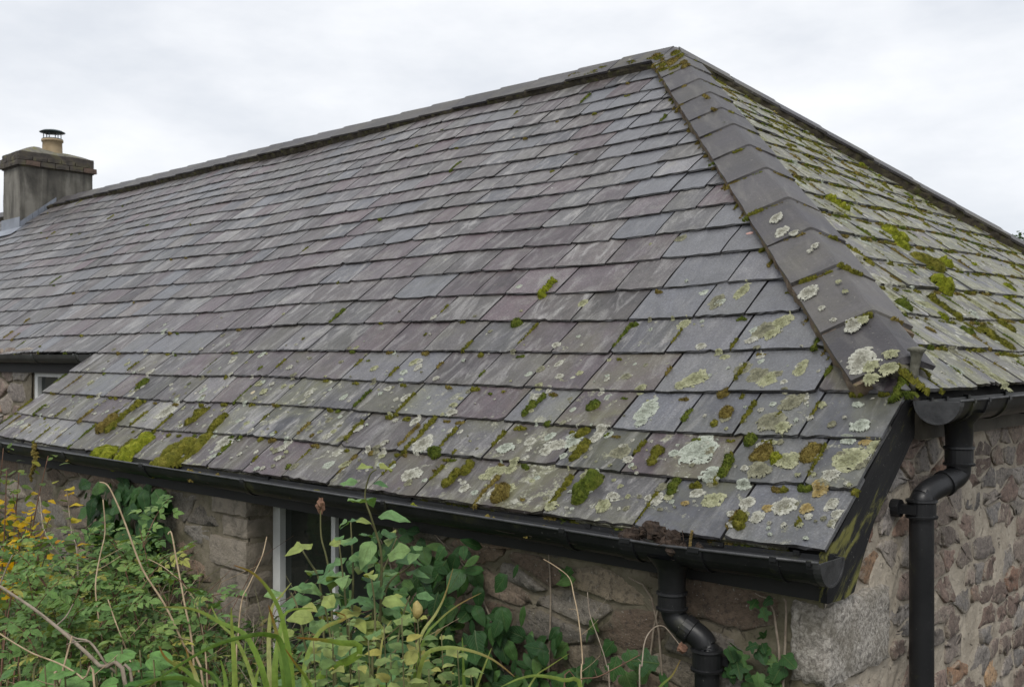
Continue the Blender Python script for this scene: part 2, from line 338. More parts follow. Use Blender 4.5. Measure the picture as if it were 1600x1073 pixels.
# ------------------------------------------------------------------ object helpers
WL = {}                       # world location of each object made here
def tag(o, label=None, cat=None, group=None, kind=None):
    if label: o["label"] = label
    if cat: o["category"] = cat
    if group: o["group"] = group
    if kind: o["kind"] = kind
    return o
def put(o, parent, loc):
    COL.objects.link(o)
    loc = np.asarray(loc, float)
    WL[o.name] = loc
    if parent is not None:
        o.parent = parent
        o.location = loc - WL[parent.name]
    else:
        o.location = loc
    return o
def empty(name, loc, parent=None):
    o = bpy.data.objects.new(name, None)
    o.empty_display_size = 0.1
    return put(o, parent, loc)
def mesh(name, V, F, mat, attrs=None, smooth=False, origin=(0, 0, 0)):
    V = np.asarray(V, float) - np.asarray(origin, float)
    me = bpy.data.meshes.new(name)
    me.from_pydata(V.tolist(), [], F)
    if attrs:
        for k, (ty, data) in attrs.items():
            at = me.attributes.new(k, ty, 'POINT')
            key = 'color' if ty == 'FLOAT_COLOR' else ('vector' if ty == 'FLOAT_VECTOR' else 'value')
            at.data.foreach_set(key, np.asarray(data, np.float32).ravel())
    if mat: me.materials.append(mat)
    if smooth: me.polygons.foreach_set('use_smooth', [True] * len(me.polygons))
    me.update()
    return me
def mk(name, V, F, mat, parent=None, attrs=None, smooth=False, origin=None):
    V = np.asarray(V, float)
    if origin is None:
        origin = (V.min(0) + V.max(0)) / 2
    o = bpy.data.objects.new(name, mesh(name, V, F, mat, attrs, smooth, origin))
    return put(o, parent, origin)

class MB:                     # collects pieces into one mesh
    def __init__(self): self.V = []; self.F = []; self.A = {}
    def add(self, V, F, **att):
        b = len(self.V)
        self.V += [tuple(v) for v in V]
        self.F += [tuple(i + b for i in f) for f in F]
        for k, d in att.items(): self.A.setdefault(k, []).extend(d)
        return self
    def make(self, name, mat, parent=None, smooth=False, types=None, origin=None):
        at = {k: (types[k], d) for k, d in self.A.items()} if types else None
        return mk(name, self.V, self.F, mat, parent, at, smooth, origin)

def box(x0, x1, y0, y1, z0, z1):
    V = [(x, y, z) for x in (x0, x1) for y in (y0, y1) for z in (z0, z1)]
    return V, [(0, 1, 3, 2), (4, 6, 7, 5), (0, 4, 5, 1), (2, 3, 7, 6), (0, 2, 6, 4), (1, 5, 7, 3)]
def rough_box(x0, x1, y0, y1, z0, z1, n=4, amp=0.01, rnd=R, bev=0.15):
    # subdivided block with worn edges
    V = []; F = []
    def face(o, u, v):
        b = len(V)
        for i in range(n + 1):
            for j in range(n + 1):
                V.append(o + u * i / n + v * j / n)
        for i in range(n):
            for j in range(n):
                a = b + i * (n + 1) + j
                F.append((a, a + n + 1, a + n + 2, a + 1))
    o = np.array([x0, y0, z0]); X = np.array([x1 - x0, 0, 0]); Y = np.array([0, y1 - y0, 0]); Z = np.array([0, 0, z1 - z0])
    face(o, Y, X); face(o + Z, X, Y); face(o, X, Z); face(o + Y, Z, X); face(o, Z, Y); face(o + X, Y, Z)
    c = (np.array([x0, y0, z0]) + np.array([x1, y1, z1])) / 2; hd = np.array([x1 - x0, y1 - y0, z1 - z0]) / 2
    cache = {}
    out = []
    for p in V:
        k = tuple(np.round(p, 5))
        if k not in cache:
            q = (p - c) / hd
            e = np.sort(np.abs(q))[1]
            sh = 1 - bev * max(0, e - 0.6) ** 2
            cache[k] = c + q * hd * sh + np.array([rnd.uniform(-amp, amp) for _ in range(3)])
        out.append(cache[k])
    return out, F
def tube(path, rad, n=8, cap=True):
    P = [np.asarray(p, float) for p in path]
    if not hasattr(rad, '__len__'): rad = [rad] * len(P)
    V = []; F = []
    t0 = P[1] - P[0]
    ref = np.array([1, 0, 0]) if abs(t0[0]) < 0.7 * np.linalg.norm(t0) else np.array([0, 0, 1.])
    for i, p in enumerate(P):
        t = P[min(i + 1, len(P) - 1)] - P[max(i - 1, 0)]
        t = t / (np.linalg.norm(t) + 1e-12)
        u = ref - t * (ref @ t); u /= np.linalg.norm(u) + 1e-12
        w = np.cross(t, u); ref = u
        for k in range(n):
            a = 2 * math.pi * k / n
            V.append(p + rad[i] * (u * math.cos(a) + w * math.sin(a)))
    for i in range(len(P) - 1):
        for k in range(n):
            F.append((i * n + k, i * n + (k + 1) % n, (i + 1) * n + (k + 1) % n, (i + 1) * n + k))
    if cap:
        F.append(tuple(range(n))[::-1]); F.append(tuple((len(P) - 1) * n + k for k in range(n)))
    return V, F
def smooth_path(pts, k=4):
    P = [np.asarray(p, float) for p in pts]
    if len(P) < 3: return P
    out = []
    for i in range(len(P) - 1):
        p0 = P[max(i - 1, 0)]; p1 = P[i]; p2 = P[i + 1]; p3 = P[min(i + 2, len(P) - 1)]
        for j in range(k):
            t = j / k
            out.append(0.5 * (2 * p1 + (p2 - p0) * t + (2 * p0 - 5 * p1 + 4 * p2 - p3) * t * t + (3 * p1 - p0 - 3 * p2 + p3) * t ** 3))
    out.append(P[-1])
    return out
def sweep(prof, origin_fn, closed=True):
    # prof: list of stations, each a list of 3-D points (same count)
    V = []; F = []
    n = len(prof[0])
    for st in prof: V += [tuple(p) for p in st]
    for i in range(len(prof) - 1):
        for k in range(n if closed else n - 1):
            F.append((i * n + k, i * n + (k + 1) % n, (i + 1) * n + (k + 1) % n, (i + 1) * n + k))
    if closed:
        F.append(tuple(range(n))[::-1]); F.append(tuple((len(prof) - 1) * n + k for k in range(n)))
    return V, F

# ------------------------------------------------------------------ material helpers
class NT:
    def __init__(self, name):
        self.m = bpy.data.materials.new(name); self.m.use_nodes = True
        self.t = self.m.node_tree; self.b = self.t.nodes["Principled BSDF"]
        self.out = self.t.nodes["Material Output"]
    def s(self, sock, v):
        if isinstance(v, bpy.types.NodeSocket): self.t.links.new(v, sock)
        elif isinstance(v, tuple) and len(v) == 3 and sock.type == 'RGBA': sock.default_value = (*v, 1)
        else: sock.default_value = v
    def n(self, ty, **kw):
        nd = self.t.nodes.new(ty)
        for k, v in kw.items(): self.s(nd.inputs[k.replace("_", " ")], v)
        return nd
    def noise(self, vec, scale, detail=4.0, rough=0.55, dist=0.0):
        return self.n("ShaderNodeTexNoise", Vector=vec, Scale=scale, Detail=detail, Roughness=rough, Distortion=dist).outputs["Fac"]
    def vor(self, vec, scale, rnd=1.0):
        return self.n("ShaderNodeTexVoronoi", Vector=vec, Scale=scale, Randomness=rnd)
    def map(self, vec, scale=(1, 1, 1), loc=(0, 0, 0)):
        return self.n("ShaderNodeMapping", Vector=vec, Scale=scale, Location=loc).outputs[0]
    def ramp(self, fac, stops, interp='LINEAR'):
        nd = self.n("ShaderNodeValToRGB", Fac=fac); r = nd.color_ramp; r.interpolation = interp
        while len(r.elements) < len(stops): r.elements.new(0.5)
        for e, (p, c) in zip(r.elements, stops):
            e.position = p; e.color = (*c, 1) if isinstance(c, tuple) else (c, c, c, 1)
        return nd.outputs[0]
    def math(self, op, a, b=0.0, clamp=False):
        nd = self.t.nodes.new("ShaderNodeMath"); nd.operation = op; nd.use_clamp = clamp
        self.s(nd.inputs[0], a); self.s(nd.inputs[1], b); return nd.outputs[0]
    def mix(self, fac, a, b, mode='MIX'):
        nd = self.t.nodes.new("ShaderNodeMix"); nd.data_type = 'RGBA'; nd.blend_type = mode
        self.s(nd.inputs[0], fac); self.s(nd.inputs[6], a); self.s(nd.inputs[7], b); return nd.outputs[2]
    def attr(self, name):
        nd = self.t.nodes.new("ShaderNodeAttribute"); nd.attribute_name = name; return nd
    def sep(self, c):
        nd = self.n("ShaderNodeSeparateColor", Color=c); return nd.outputs
    def objc(self): return self.t.nodes.new("ShaderNodeTexCoord").outputs["Object"]
    def pos(self): return self.t.nodes.new("ShaderNodeNewGeometry").outputs["Position"]
    def orand(self): return self.t.nodes.new("ShaderNodeObjectInfo").outputs["Random"]
    def bump(self, h, strength=0.4, dist=0.01, normal=None):
        nd = self.n("ShaderNodeBump", Height=h, Strength=strength, Distance=dist)
        if normal: self.s(nd.inputs["Normal"], normal)
        return nd.outputs[0]
    def fin(self, color=None, rough=None, normal=None, spec=None):
        if color is not None: self.s(self.b.inputs["Base Color"], color)
        if rough is not None: self.s(self.b.inputs["Roughness"], rough)
        if normal is not None: self.s(self.b.inputs["Normal"], normal)
        if spec is not None: self.s(self.b.inputs["Specular IOR Level"], spec)
        return self.m

# ---- slate
def slate_material():
    t = NT("slate")
    rc = t.attr("rc").outputs["Vector"]
    sc = t.attr("sc"); ch = t.sep(sc.outputs["Color"]); hue, lum, lic = ch[0], ch[1], ch[2]; clean = sc.outputs["Alpha"]
    st = t.map(rc, (10, 2.4, 1)); st2 = t.map(rc, (15, 4.5, 1), (3.1, 7.7, 0)); un = t.map(rc, (1, 1, 1))
    n1 = t.noise(st, 1.0, 6, 0.62, 0.9)
    n2 = t.noise(st2, 1.0, 6, 0.66, 1.0)
    base = t.ramp(hue, [(0.0, (.088, .062, .070)), (0.3, (.084, .068, .075)), (0.5, (.090, .083, .080)), (0.68, (.078, .082, .096)),
                        (0.85, (.098, .082, .080)), (1.0, (.150, .148, .156))])
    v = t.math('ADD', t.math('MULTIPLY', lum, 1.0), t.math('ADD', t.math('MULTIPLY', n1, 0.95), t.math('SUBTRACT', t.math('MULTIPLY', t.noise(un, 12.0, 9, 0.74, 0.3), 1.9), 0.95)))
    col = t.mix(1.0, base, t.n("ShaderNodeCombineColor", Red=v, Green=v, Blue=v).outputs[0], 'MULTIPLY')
    # pale weather streaks running down the slope
    pale = t.math('MULTIPLY', t.ramp(n2, [(0.50, 0.0), (0.64, 1.0)]), t.math('ADD', t.math('MULTIPLY', hue, 0.55), 0.28))
    pale = t.math('MULTIPLY', pale, t.math('SUBTRACT', 1.0, clean))
    col = t.mix(pale, col, (.34, .33, .32))
    blot = t.noise(un, 7.0, 9, 0.68, 0.5)
    bm = t.math('MULTIPLY', t.ramp(blot, [(0.52, 0.0), (0.66, 1.0)]), t.math('MULTIPLY', t.math('SUBTRACT', 1.0, clean), t.math('MULTIPLY', lum, 0.65)))
    col = t.mix(bm, col, (.235, .228, .205))
    grain = t.noise(un, 130.0, 6, 0.75)
    col = t.mix(t.math('MULTIPLY', t.ramp(grain, [(0.36, 1.0), (0.55, 0.0)]), 0.70), col, (.040, .036, .038))
    col = t.mix(t.math('MULTIPLY', t.ramp(grain, [(0.56, 0.0), (0.72, 1.0)]), t.math('MULTIPLY', lum, 0.75)), col, (.40, .385, .365))
    # olive algae film
    alg = t.math('MULTIPLY', t.ramp(t.noise(un, 3.1, 6, 0.6, 0.6), [(0.42, 0.0), (0.66, 1.0)]), t.math('MULTIPLY', t.math('POWER', lic, 1.5), 0.95))
    col = t.mix(alg, col, (.150, .150, .060))
    # crustose lichen: ragged patches and small round spots
    thr = t.math('SUBTRACT', 0.70, t.math('MULTIPLY', lic, 0.235))
    ln = t.noise(un, 11.0, 10, 0.70, 0.4)
    lm = t.math('MULTIPLY', t.math('SUBTRACT', ln, thr), 16.0, True)
    lcol = t.ramp(t.noise(un, 26.0, 5, 0.6), [(0.3, (.17, .17, .105)), (0.48, (.32, .32, .225)), (0.64, (.46, .455, .395))])
    lfine = t.ramp(t.noise(un, 110.0, 5, 0.75), [(0.40, 0.0), (0.52, 1.0)])
    lmask = t.math('MULTIPLY', lm, t.math('ADD', t.math('MULTIPLY', lfine, 0.9), 0.08))
    col = t.mix(lmask, col, lcol)
    warp = t.n("ShaderNodeVectorMath"); 
    nv = t.n("ShaderNodeTexNoise", Vector=un, Scale=60.0, Detail=3.0)
    warp.operation = 'MULTIPLY_ADD'
    t.s(warp.inputs[0], nv.outputs["Color"]); warp.inputs[1].default_value = (.016, .016, 0); t.s(warp.inputs[2], un)
    vo = t.vor(warp.outputs[0], 15.0)
    rad = t.math('MULTIPLY', t.math('SUBTRACT', t.noise(un, 5.0, 3, 0.6), t.math('SUBTRACT', 0.66, t.math('MULTIPLY', lic, 0.20))), 1.5)
    sm = t.math('MULTIPLY', t.math('SUBTRACT', rad, vo.outputs["Distance"]), 30.0, True)
    col = t.mix(t.math('MULTIPLY', sm, 0.85), col, t.ramp(t.sep(vo.outputs["Color"])[0], [(0.0, (.50, .51, .45)), (0.45, (.36, .37, .25)), (0.8, (.55, .54, .50)), (1.0, (.40, .30, .10))]))
    ye = t.math('MULTIPLY', t.math('SUBTRACT', t.noise(t.map(rc, (1, 1, 1), (5, 3, 1)), 8.0, 8, 0.66), t.math('SUBTRACT', 0.78, t.math('MULTIPLY', lic, 0.14))), 14.0, True)
    col = t.mix(t.math('MULTIPLY', ye, 0.75), col, (.27, .205, .045))
    speck = t.ramp(t.noise(un, 95.0, 2, 0.5), [(0.70, 0.0), (0.74, 1.0)])
    col = t.mix(t.math('MULTIPLY', speck, t.math('ADD', t.math('MULTIPLY', lic, 0.6), 0.1)), col, (.48, .48, .44))
    h = t.math('ADD', t.math('MULTIPLY', n1, 0.55), t.math('MULTIPLY', t.noise(t.map(rc, (30, 16, 1)), 1.0, 6, 0.65), 0.6))
    h = t.math('ADD', h, t.math('MULTIPLY', grain, 0.10))
    h = t.math('ADD', h, t.math('MULTIPLY', lmask, 0.30))
    bump = t.bump(h, 0.85, 0.007)
    ro = t.math('ADD', t.math('MULTIPLY', t.noise(st, 2.0, 4, 0.6), 0.40), t.math('SUBTRACT', 0.25, t.math('MULTIPLY', clean, 0.12)))
    ro = t.math('ADD', ro, t.math('MULTIPLY', lmask, 0.3), True)
    return t.fin(col, ro, bump, t.math('ADD', 0.5, t.math('MULTIPLY', clean, 0.45)))

def ridge_material():
    t = NT("ridge_tile_clay")
    rc = t.attr("rc").outputs["Vector"]; ch = t.sep(t.attr("sc").outputs["Color"])
    n = t.noise(t.map(rc, (1, 1, 1)), 9.0, 8, 0.6, 0.4)
    base = t.ramp(ch[0], [(0.0, (.044, .040, .045)), (0.5, (.056, .052, .056)), (1.0, (.072, .067, .066))])
    v = t.math('ADD', t.math('MULTIPLY', n, 1.3), t.math('ADD', t.math('MULTIPLY', ch[1], 0.4), 0.12))
    v = t.math('ADD', v, t.math('MULTIPLY', t.math('SUBTRACT', t.noise(rc, 110.0, 7, 0.78), 0.5), 1.6))
    col = t.mix(1.0, base, t.n("ShaderNodeCombineColor", Red=v, Green=v, Blue=v).outputs[0], 'MULTIPLY')
    drip = t.noise(t.map(rc, (14, 2.4, 1)), 1.0, 6, 0.65, 0.6)
    col = t.mix(t.math('MULTIPLY', t.ramp(drip, [(0.52, 0.0), (0.72, 1.0)]), 0.40), col, (.20, .19, .17))
    lm = t.math('MULTIPLY', t.math('SUBTRACT', t.noise(rc, 15.0, 10, 0.7, 0.5), t.math('SUBTRACT', 0.74, t.math('MULTIPLY', ch[2], 0.2))), 14.0, True)
    col = t.mix(lm, col, t.ramp(t.noise(rc, 40.0, 4), [(0.35, (.24, .235, .15)), (0.6, (.44, .43, .36))]))
    al = t.math('MULTIPLY', t.ramp(t.noise(rc, 4.0, 6, 0.6, 0.5), [(0.45, 0.0), (0.7, 1.0)]), t.math('MULTIPLY', ch[2], 0.7))
    col = t.mix(al, col, (.15, .135, .06))
    h = t.math('ADD', t.math('MULTIPLY', n, 0.5), t.math('MULTIPLY', t.noise(rc, 160.0, 3, 0.7), 0.2))
    h = t.math('ADD', h, t.math('MULTIPLY', lm, 0.5))
    pk = t.ramp(t.noise(rc, 70.0, 4, 0.6), [(0.66, 0.0), (0.70, 1.0)])
    col = t.mix(t.math('MULTIPLY', pk, 0.5), col, (.34, .33, .28))
    return t.fin(col, t.math('ADD', t.math('MULTIPLY', n, 0.3), 0.4), t.bump(h, 0.8, 0.008))

def simple(name, c0, c1, scale=8.0, rough=0.8, bump=0.4, detail=7, c2=None, bdist=0.01, spec=0.5):
    t = NT(name); p = t.objc() ; p = t.pos()
    n = t.noise(p, scale, detail, 0.62, 0.3)
    stops = [(0.32, c0), (0.66, c1)] if c2 is None else [(0.28, c0), (0.5, c1), (0.68, c2)]
    h = t.math('ADD', n, t.math('MULTIPLY', t.noise(p, scale * 9, 4, 0.65), 0.35))
    return t.fin(t.ramp(n, stops), rough, t.bump(h, bump, bdist), spec)

def stone_material(name, stops, MORT):
    t = NT(name); p = t.pos()
    ch = t.sep(t.attr("sc").outputs["Color"])
    n = t.math('ADD', t.math('MULTIPLY', t.noise(p, 26.0, 8, 0.7, 0.6), 0.5), t.math('MULTIPLY', t.noise(p, 85.0, 7, 0.75), 0.5))
    base = t.ramp(ch[0], stops)
    v = t.math('ADD', t.math('MULTIPLY', n, 3.4), t.math('ADD', t.math('MULTIPLY', ch[1], 0.9), -0.86))
    col = t.mix(1.0, base, t.n("ShaderNodeCombineColor", Red=v, Green=v, Blue=v).outputs[0], 'MULTIPLY')
    mo = t.math('MULTIPLY', t.ramp(t.math('ADD', t.noise(p, 17.0, 10, 0.76, 0.7), t.math('MULTIPLY', ch[2], 0.11)), [(0.57, 0.0), (0.62, 1.0)]), 0.66)
    col = t.mix(mo, col, t.mix(t.noise(p, 60.0, 5, 0.7), MORT[0], MORT[1]))                      # smeared lime on the faces
    dk = t.ramp(t.noise(p, 55.0, 7, 0.75), [(0.38, 1.0), (0.48, 0.0)])
    col = t.mix(t.math('MULTIPLY', dk, 0.6), col, (.035, .03, .028))
    sp = t.ramp(t.noise(p, 120.0, 2, 0.5), [(0.68, 0.0), (0.72, 1.0)])
    col = t.mix(t.math('MULTIPLY', sp, 0.5), col, (.5, .48, .44))
    h = t.math('ADD', t.math('MULTIPLY', n, 1.0), t.math('MULTIPLY', t.noise(p, 70.0, 5, 0.7), 0.5))
    return t.fin(col, 0.88, t.bump(h, 0.9, 0.014))

def mortar_material(name, c0, c1, green):
    t = NT(name); p = t.pos()
    n = t.noise(p, 9.0, 9, 0.66, 0.4)
    col = t.ramp(n, [(0.3, c0), (0.62, c1)])
    sp = t.ramp(t.noise(p, 150.0, 3, 0.6), [(0.60, 0.0), (0.70, 1.0)])
    col = t.mix(t.math('MULTIPLY', sp, 0.4), col, (.11, .085, .065))
    pit = t.ramp(t.noise(p, 38.0, 5, 0.7, 0.8), [(0.30, 1.0), (0.40, 0.0)])
    col = t.mix(t.math('MULTIPLY', pit, 0.7), col, (.05, .042, .035))
    gr = t.ramp(t.noise(p, 4.0, 6, 0.6, 0.5), [(0.48, 0.0), (0.72, green)])
    col = t.mix(gr, col, (.085, .085, .035))
    h = t.math('ADD', n, t.math('MULTIPLY', t.noise(p, 60.0, 5, 0.7), 0.5))
    h = t.math('SUBTRACT', h, t.math('MULTIPLY', pit, 0.8))
    return t.fin(col, 0.92, t.bump(h, 0.8, 0.012))

def plastic_material():
    t = NT("black_plastic"); p = t.pos()
    n = t.noise(p, 6.0, 6, 0.6)
    col = t.ramp(n, [(0.3, (.0075, .008, .009)), (0.7, (.016, .0165, .018))])
    gm = t.math('MULTIPLY', t.ramp(t.noise(p, 7.0, 9, 0.7, 0.4), [(0.56, 0.0), (0.70, 1.0)]), 0.55)
    col = t.mix(gm, col, (.060, .062, .020))
    sp = t.ramp(t.noise(p, 140.0, 2, 0.5), [(0.72, 0.0), (0.76, 1.0)])
    col = t.mix(t.math('MULTIPLY', sp, 0.55), col, (.22, .22, .20))
    ro = t.math('ADD', t.math('MULTIPLY', n, 0.3), 0.26)
    return t.fin(col, ro, t.bump(t.noise(p, 50.0, 4), 0.14, 0.004), 0.36)

def board_material():
    t = NT("black_painted_board"); p = t.pos()
    st = t.map(p, (1, 1, 1))
    # grain runs along the board (up the roof slope)
    rot = t.n("ShaderNodeVectorRotate", Vector=p, Angle=TH); rot.rotation_type = 'X_AXIS'; rot.inputs["Angle"].default_value = -TH
    g = t.map(rot.outputs[0], (30, 5, 24))
    n = t.noise(g, 1.0, 7, 0.68, 0.4)
    sx = t.n("ShaderNodeSeparateXYZ", Vector=p)
    low = t.ramp(t.math('ADD', sx.outputs[2], 0.0), [(0.0, 1.0), (0.30, 0.0)])
    low = t.math('SUBTRACT', 1.0, t.math('MULTIPLY', t.math('ADD', sx.outputs[2], 0.17), 3.0), True)
    gm = t.ramp(t.math('ADD', n, t.math('MULTIPLY', low, 0.13)), [(0.58, 0.0), (0.68, 0.9)])
    col = t.mix(gm, t.ramp(n, [(0.35, (.010, .010, .011)), (0.7, (.022, .022, .022))]), (.17, .165, .045))
    sp = t.ramp(t.noise(p, 130.0, 2, 0.5), [(0.71, 0.0), (0.74, 1.0)])
    col = t.mix(t.math('MULTIPLY', sp, 0.5), col, (.25, .25, .22))
    return t.fin(col, 0.62, t.bump(n, 0.4, 0.006), 0.22)

def moss_material(name, c0, c1, c2):
    t = NT(name); p = t.pos()
    n = t.noise(p, 30.0, 6, 0.65)
    col = t.ramp(n, [(0.30, c0), (0.52, c1), (0.70, c2)])
    f = t.noise(p, 190.0, 5, 0.75)
    col = t.mix(0.75, col, t.ramp(f, [(0.32, 0.22), (0.62, 1.25)]), 'MULTIPLY')
    h = t.math('ADD', f, n)
    return t.fin(col, 0.9, t.bump(h, 1.0, 0.008), 0.2)

def lichen_material(name, c0, c1, c2):
    t = NT(name); p = t.pos()
    rad = t.n("ShaderNodeSeparateXYZ", Vector=t.attr("lc").outputs["Vector"]).outputs[0]
    n = t.noise(p, 70.0, 7, 0.7, 0.6)
    col = t.ramp(t.math('ADD', n, t.math('MULTIPLY', t.math('SUBTRACT', rad, 0.6), 0.30)), [(0.32, c0), (0.5, c1), (0.68, c2)])
    vo = t.vor(p, 210.0)
    h = t.math('ADD', n, t.math('MULTIPLY', vo.outputs["Distance"], -0.5))
    col = t.mix(t.math('MULTIPLY', t.ramp(vo.outputs["Distance"], [(0.45, 0.0), (0.8, 1.0)]), 0.4), col, (.12, .12, .09))
    return t.fin(col, 0.95, t.bump(h, 0.9, 0.006), 0.15)

def leaf_material(name, stops, rough=0.5, trans=0.24, tip=None, vein=True):
    t = NT(name)
    r = t.orand()
    lc = t.attr("lc").outputs["Vector"]           # x across, y along the leaf
    sx = t.n("ShaderNodeSeparateXYZ", Vector=lc)
    col = t.ramp(r, stops)
    n = t.noise(t.pos(), 45.0, 5, 0.6)
    v = t.math('ADD', t.math('MULTIPLY', n, 1.5), 0.28)
    col = t.mix(1.0, col, t.n("ShaderNodeCombineColor", Red=v, Green=v, Blue=v).outputs[0], 'MULTIPLY')
    nrm = None
    if vein:
        ax = t.math('ABSOLUTE', sx.outputs[0])
        mid = t.ramp(ax, [(0.0, 1.0), (0.07, 0.0)])
        w = t.math('FRACT', t.math('MULTIPLY', t.math('SUBTRACT', sx.outputs[1], t.math('MULTIPLY', ax, 0.5)), 7.0))
        side = t.ramp(w, [(0.0, 1.0), (0.14, 0.0), (0.9, 0.0), (1.0, 1.0)])
        vn = t.math('MAXIMUM', mid, t.math('MULTIPLY', side, 0.6))
        col = t.mix(t.math('MULTIPLY', vn, 0.35), col, (.20, .24, .10))
        nrm = t.bump(t.math('SUBTRACT', n, vn), 0.5, 0.004)
    if tip:
        tm = t.math('MULTIPLY', t.ramp(t.math('ADD', sx.outputs[1], t.math('MULTIPLY', t.math('SUBTRACT', n, 0.5), 0.5)), [(0.62, 0.0), (0.95, 1.0)]),
                    t.ramp(t.math('FRACT', t.math('MULTIPLY', r, 7.3)), [(0.35, 0.0), (0.75, 1.0)]))
        col = t.mix(tm, col, tip)
        nrm = t.bump(t.noise(t.map(lc, (26, 1.5, 1)), 1.0, 3), 0.5, 0.003)
    t.fin(col, rough, nrm, 0.22)
    tr = t.n("ShaderNodeBsdfTranslucent", Color=t.mix(1.0, col, (1.25, 1.2, 0.45), 'MULTIPLY'))
    mx = t.n("ShaderNodeMixShader", Fac=trans)
    t.t.links.new(t.b.outputs[0], mx.inputs[1]); t.t.links.new(tr.outputs[0], mx.inputs[2])
    t.t.links.new(mx.outputs[0], t.out.inputs[0])
    return t.m

M = {}
M['slate'] = slate_material()
M['ridge'] = ridge_material()
M['under'] = simple("roof_underlay", (.012, .011, .010), (.03, .028, .025), 12, 0.95)
M['bedding'] = simple("mortar_bedding", (.055, .042, .030), (.17, .125, .085), 22, 0.95, 0.9, 8, (.13, .12, .035))
M['darkbed'] = simple('dark_mossy_bedding', (.018, .015, .011), (.055, .045, .030), 22, 0.95, 0.9, 8, (.075, .075, .022))
M['flaunch'] = simple("weathered_flaunching", (.07, .068, .045), (.16, .15, .125), 9, 0.95, 0.7, 8, (.13, .125, .04))
M['plastic'] = plastic_material()
M['sheenplastic'] = simple('painted_sheen_black_plastic', (.016, .0165, .018), (.055, .056, .058), 18, 0.42, 0.2)  # paler plastic: sheen and rim highlights put into the colour
M['iron'] = simple("old_cast_gutter", (.022, .023, .022), (.050, .052, .048), 6, 0.5, 0.15)
M['board'] = board_material()
M['fascia'] = simple("dark_fascia_paint", (.006, .006, .006), (.013, .0125, .012), 5, 0.7, 0.15)
M['brownboard'] = simple("weathered_brown_fascia", (.040, .034, .024), (.080, .070, .050), 7, 0.75, 0.3)
M['white'] = simple("old_white_paint", (.52, .53, .51), (.76, .77, .75), 5, 0.5, 0.15)
M['lead'] = simple("lead_flashing", (.14, .155, .185), (.24, .265, .31), 4, 0.45, 0.2)
M['metal'] = simple("painted_cowl_metal", (.025, .04, .045), (.05, .075, .08), 8, 0.45, 0.1)
M['postmetal'] = simple("verdigris_hip_iron", (.055, .055, .038), (.16, .155, .12), 24, 0.7, 0.6)
M['pot'] = simple("buff_clay_pot", (.27, .20, .115), (.42, .33, .21), 6, 0.8, 0.2)
M['brick'] = simple("sooty_brick", (.032, .030, .027), (.072, .062, .053), 9, 0.95, 0.7, 8, (.11, .10, .055))
M['redbrick'] = simple("bare_red_brick", (.075, .055, .045), (.14, .095, .072), 14, 0.9, 0.4)
M['quoin'] = None
M['m_front'] = mortar_material("shaded_mossy_lime_mortar", (.085, .072, .048), (.215, .185, .135), 0.7)  # green with moss, and darkened to carry the shade under the eaves
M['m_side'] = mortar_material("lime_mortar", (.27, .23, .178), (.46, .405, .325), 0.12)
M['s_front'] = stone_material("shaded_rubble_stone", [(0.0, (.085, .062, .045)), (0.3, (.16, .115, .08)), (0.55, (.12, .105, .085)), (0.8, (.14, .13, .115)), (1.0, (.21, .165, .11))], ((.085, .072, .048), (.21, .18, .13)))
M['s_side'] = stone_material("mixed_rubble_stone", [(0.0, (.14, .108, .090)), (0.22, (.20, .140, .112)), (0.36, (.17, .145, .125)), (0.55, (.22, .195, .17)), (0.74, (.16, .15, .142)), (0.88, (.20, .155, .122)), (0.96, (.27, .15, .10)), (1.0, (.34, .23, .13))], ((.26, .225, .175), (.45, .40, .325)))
def granite():
    t = NT("granite_quoin"); p = t.pos()
    f = t.noise(p, 75.0, 9, 0.78, 0.4); n = t.noise(p, 10.0, 7, 0.6)
    col = t.ramp(f, [(0.36, (.10, .09, .08)), (0.48, (.31, .285, .25)), (0.60, (.60, .56, .50))])
    col = t.mix(t.math('MULTIPLY', t.ramp(n, [(0.45, 0.0), (0.65, 1.0)]), 0.6), col, (.155, .135, .095))
    return t.fin(col, 0.9, t.bump(t.math('ADD', f, n), 0.9, 0.008))
M['quoin'] = granite()
M['jamb'] = simple('pale_jamb_stone', (.085, .075, .058), (.26, .225, .18), 9, 0.92, 0.9, 9, (.19, .165, .125), 0.02)
def render_coat():
    t = NT("stained_chimney_render"); p = t.pos()
    n = t.noise(t.map(p, (5, 5, 0.9)), 1.0, 7, 0.62, 0.5); m = t.noise(p, 6.0, 8, 0.65)
    col = t.ramp(t.math('ADD', t.math('MULTIPLY', n, 0.75), t.math('MULTIPLY', m, 0.25)), [(0.36, (.038, .036, .032)), (0.48, (.10, .094, .080)), (0.60, (.20, .19, .165))])
    return t.fin(col, 0.93, t.bump(m, 0.5, 0.012))
M['render'] = render_coat()
def glassy():
    t = NT("dark_window_glass"); t.fin((.022, .026, .023), 0.06, t.bump(t.noise(t.pos(), 4.0, 2), 0.05, 0.01)); return t.m
M['glass'] = glassy()
M['moss0'] = moss_material("bright_moss", (.10, .13, .008), (.22, .245, .016), (.36, .36, .045))
M['moss1'] = moss_material("olive_moss", (.070, .078, .008), (.165, .160, .020), (.27, .24, .045))
M['moss2'] = moss_material("deep_green_moss", (.040, .068, .008), (.105, .135, .016), (.18, .20, .035))
M['moss3'] = moss_material("brownish_moss", (.10, .072, .020), (.20, .155, .038), (.28, .235, .070))
M['lich0'] = lichen_material("mint_lichen", (.17, .185, .15), (.33, .36, .30), (.47, .50, .43))
M['lich1'] = lichen_material("yellow_green_lichen", (.13, .13, .07), (.26, .265, .155), (.40, .40, .26))
M['lich2'] = lichen_material("whitish_lichen", (.17, .165, .13), (.34, .335, .28), (.52, .52, .45))
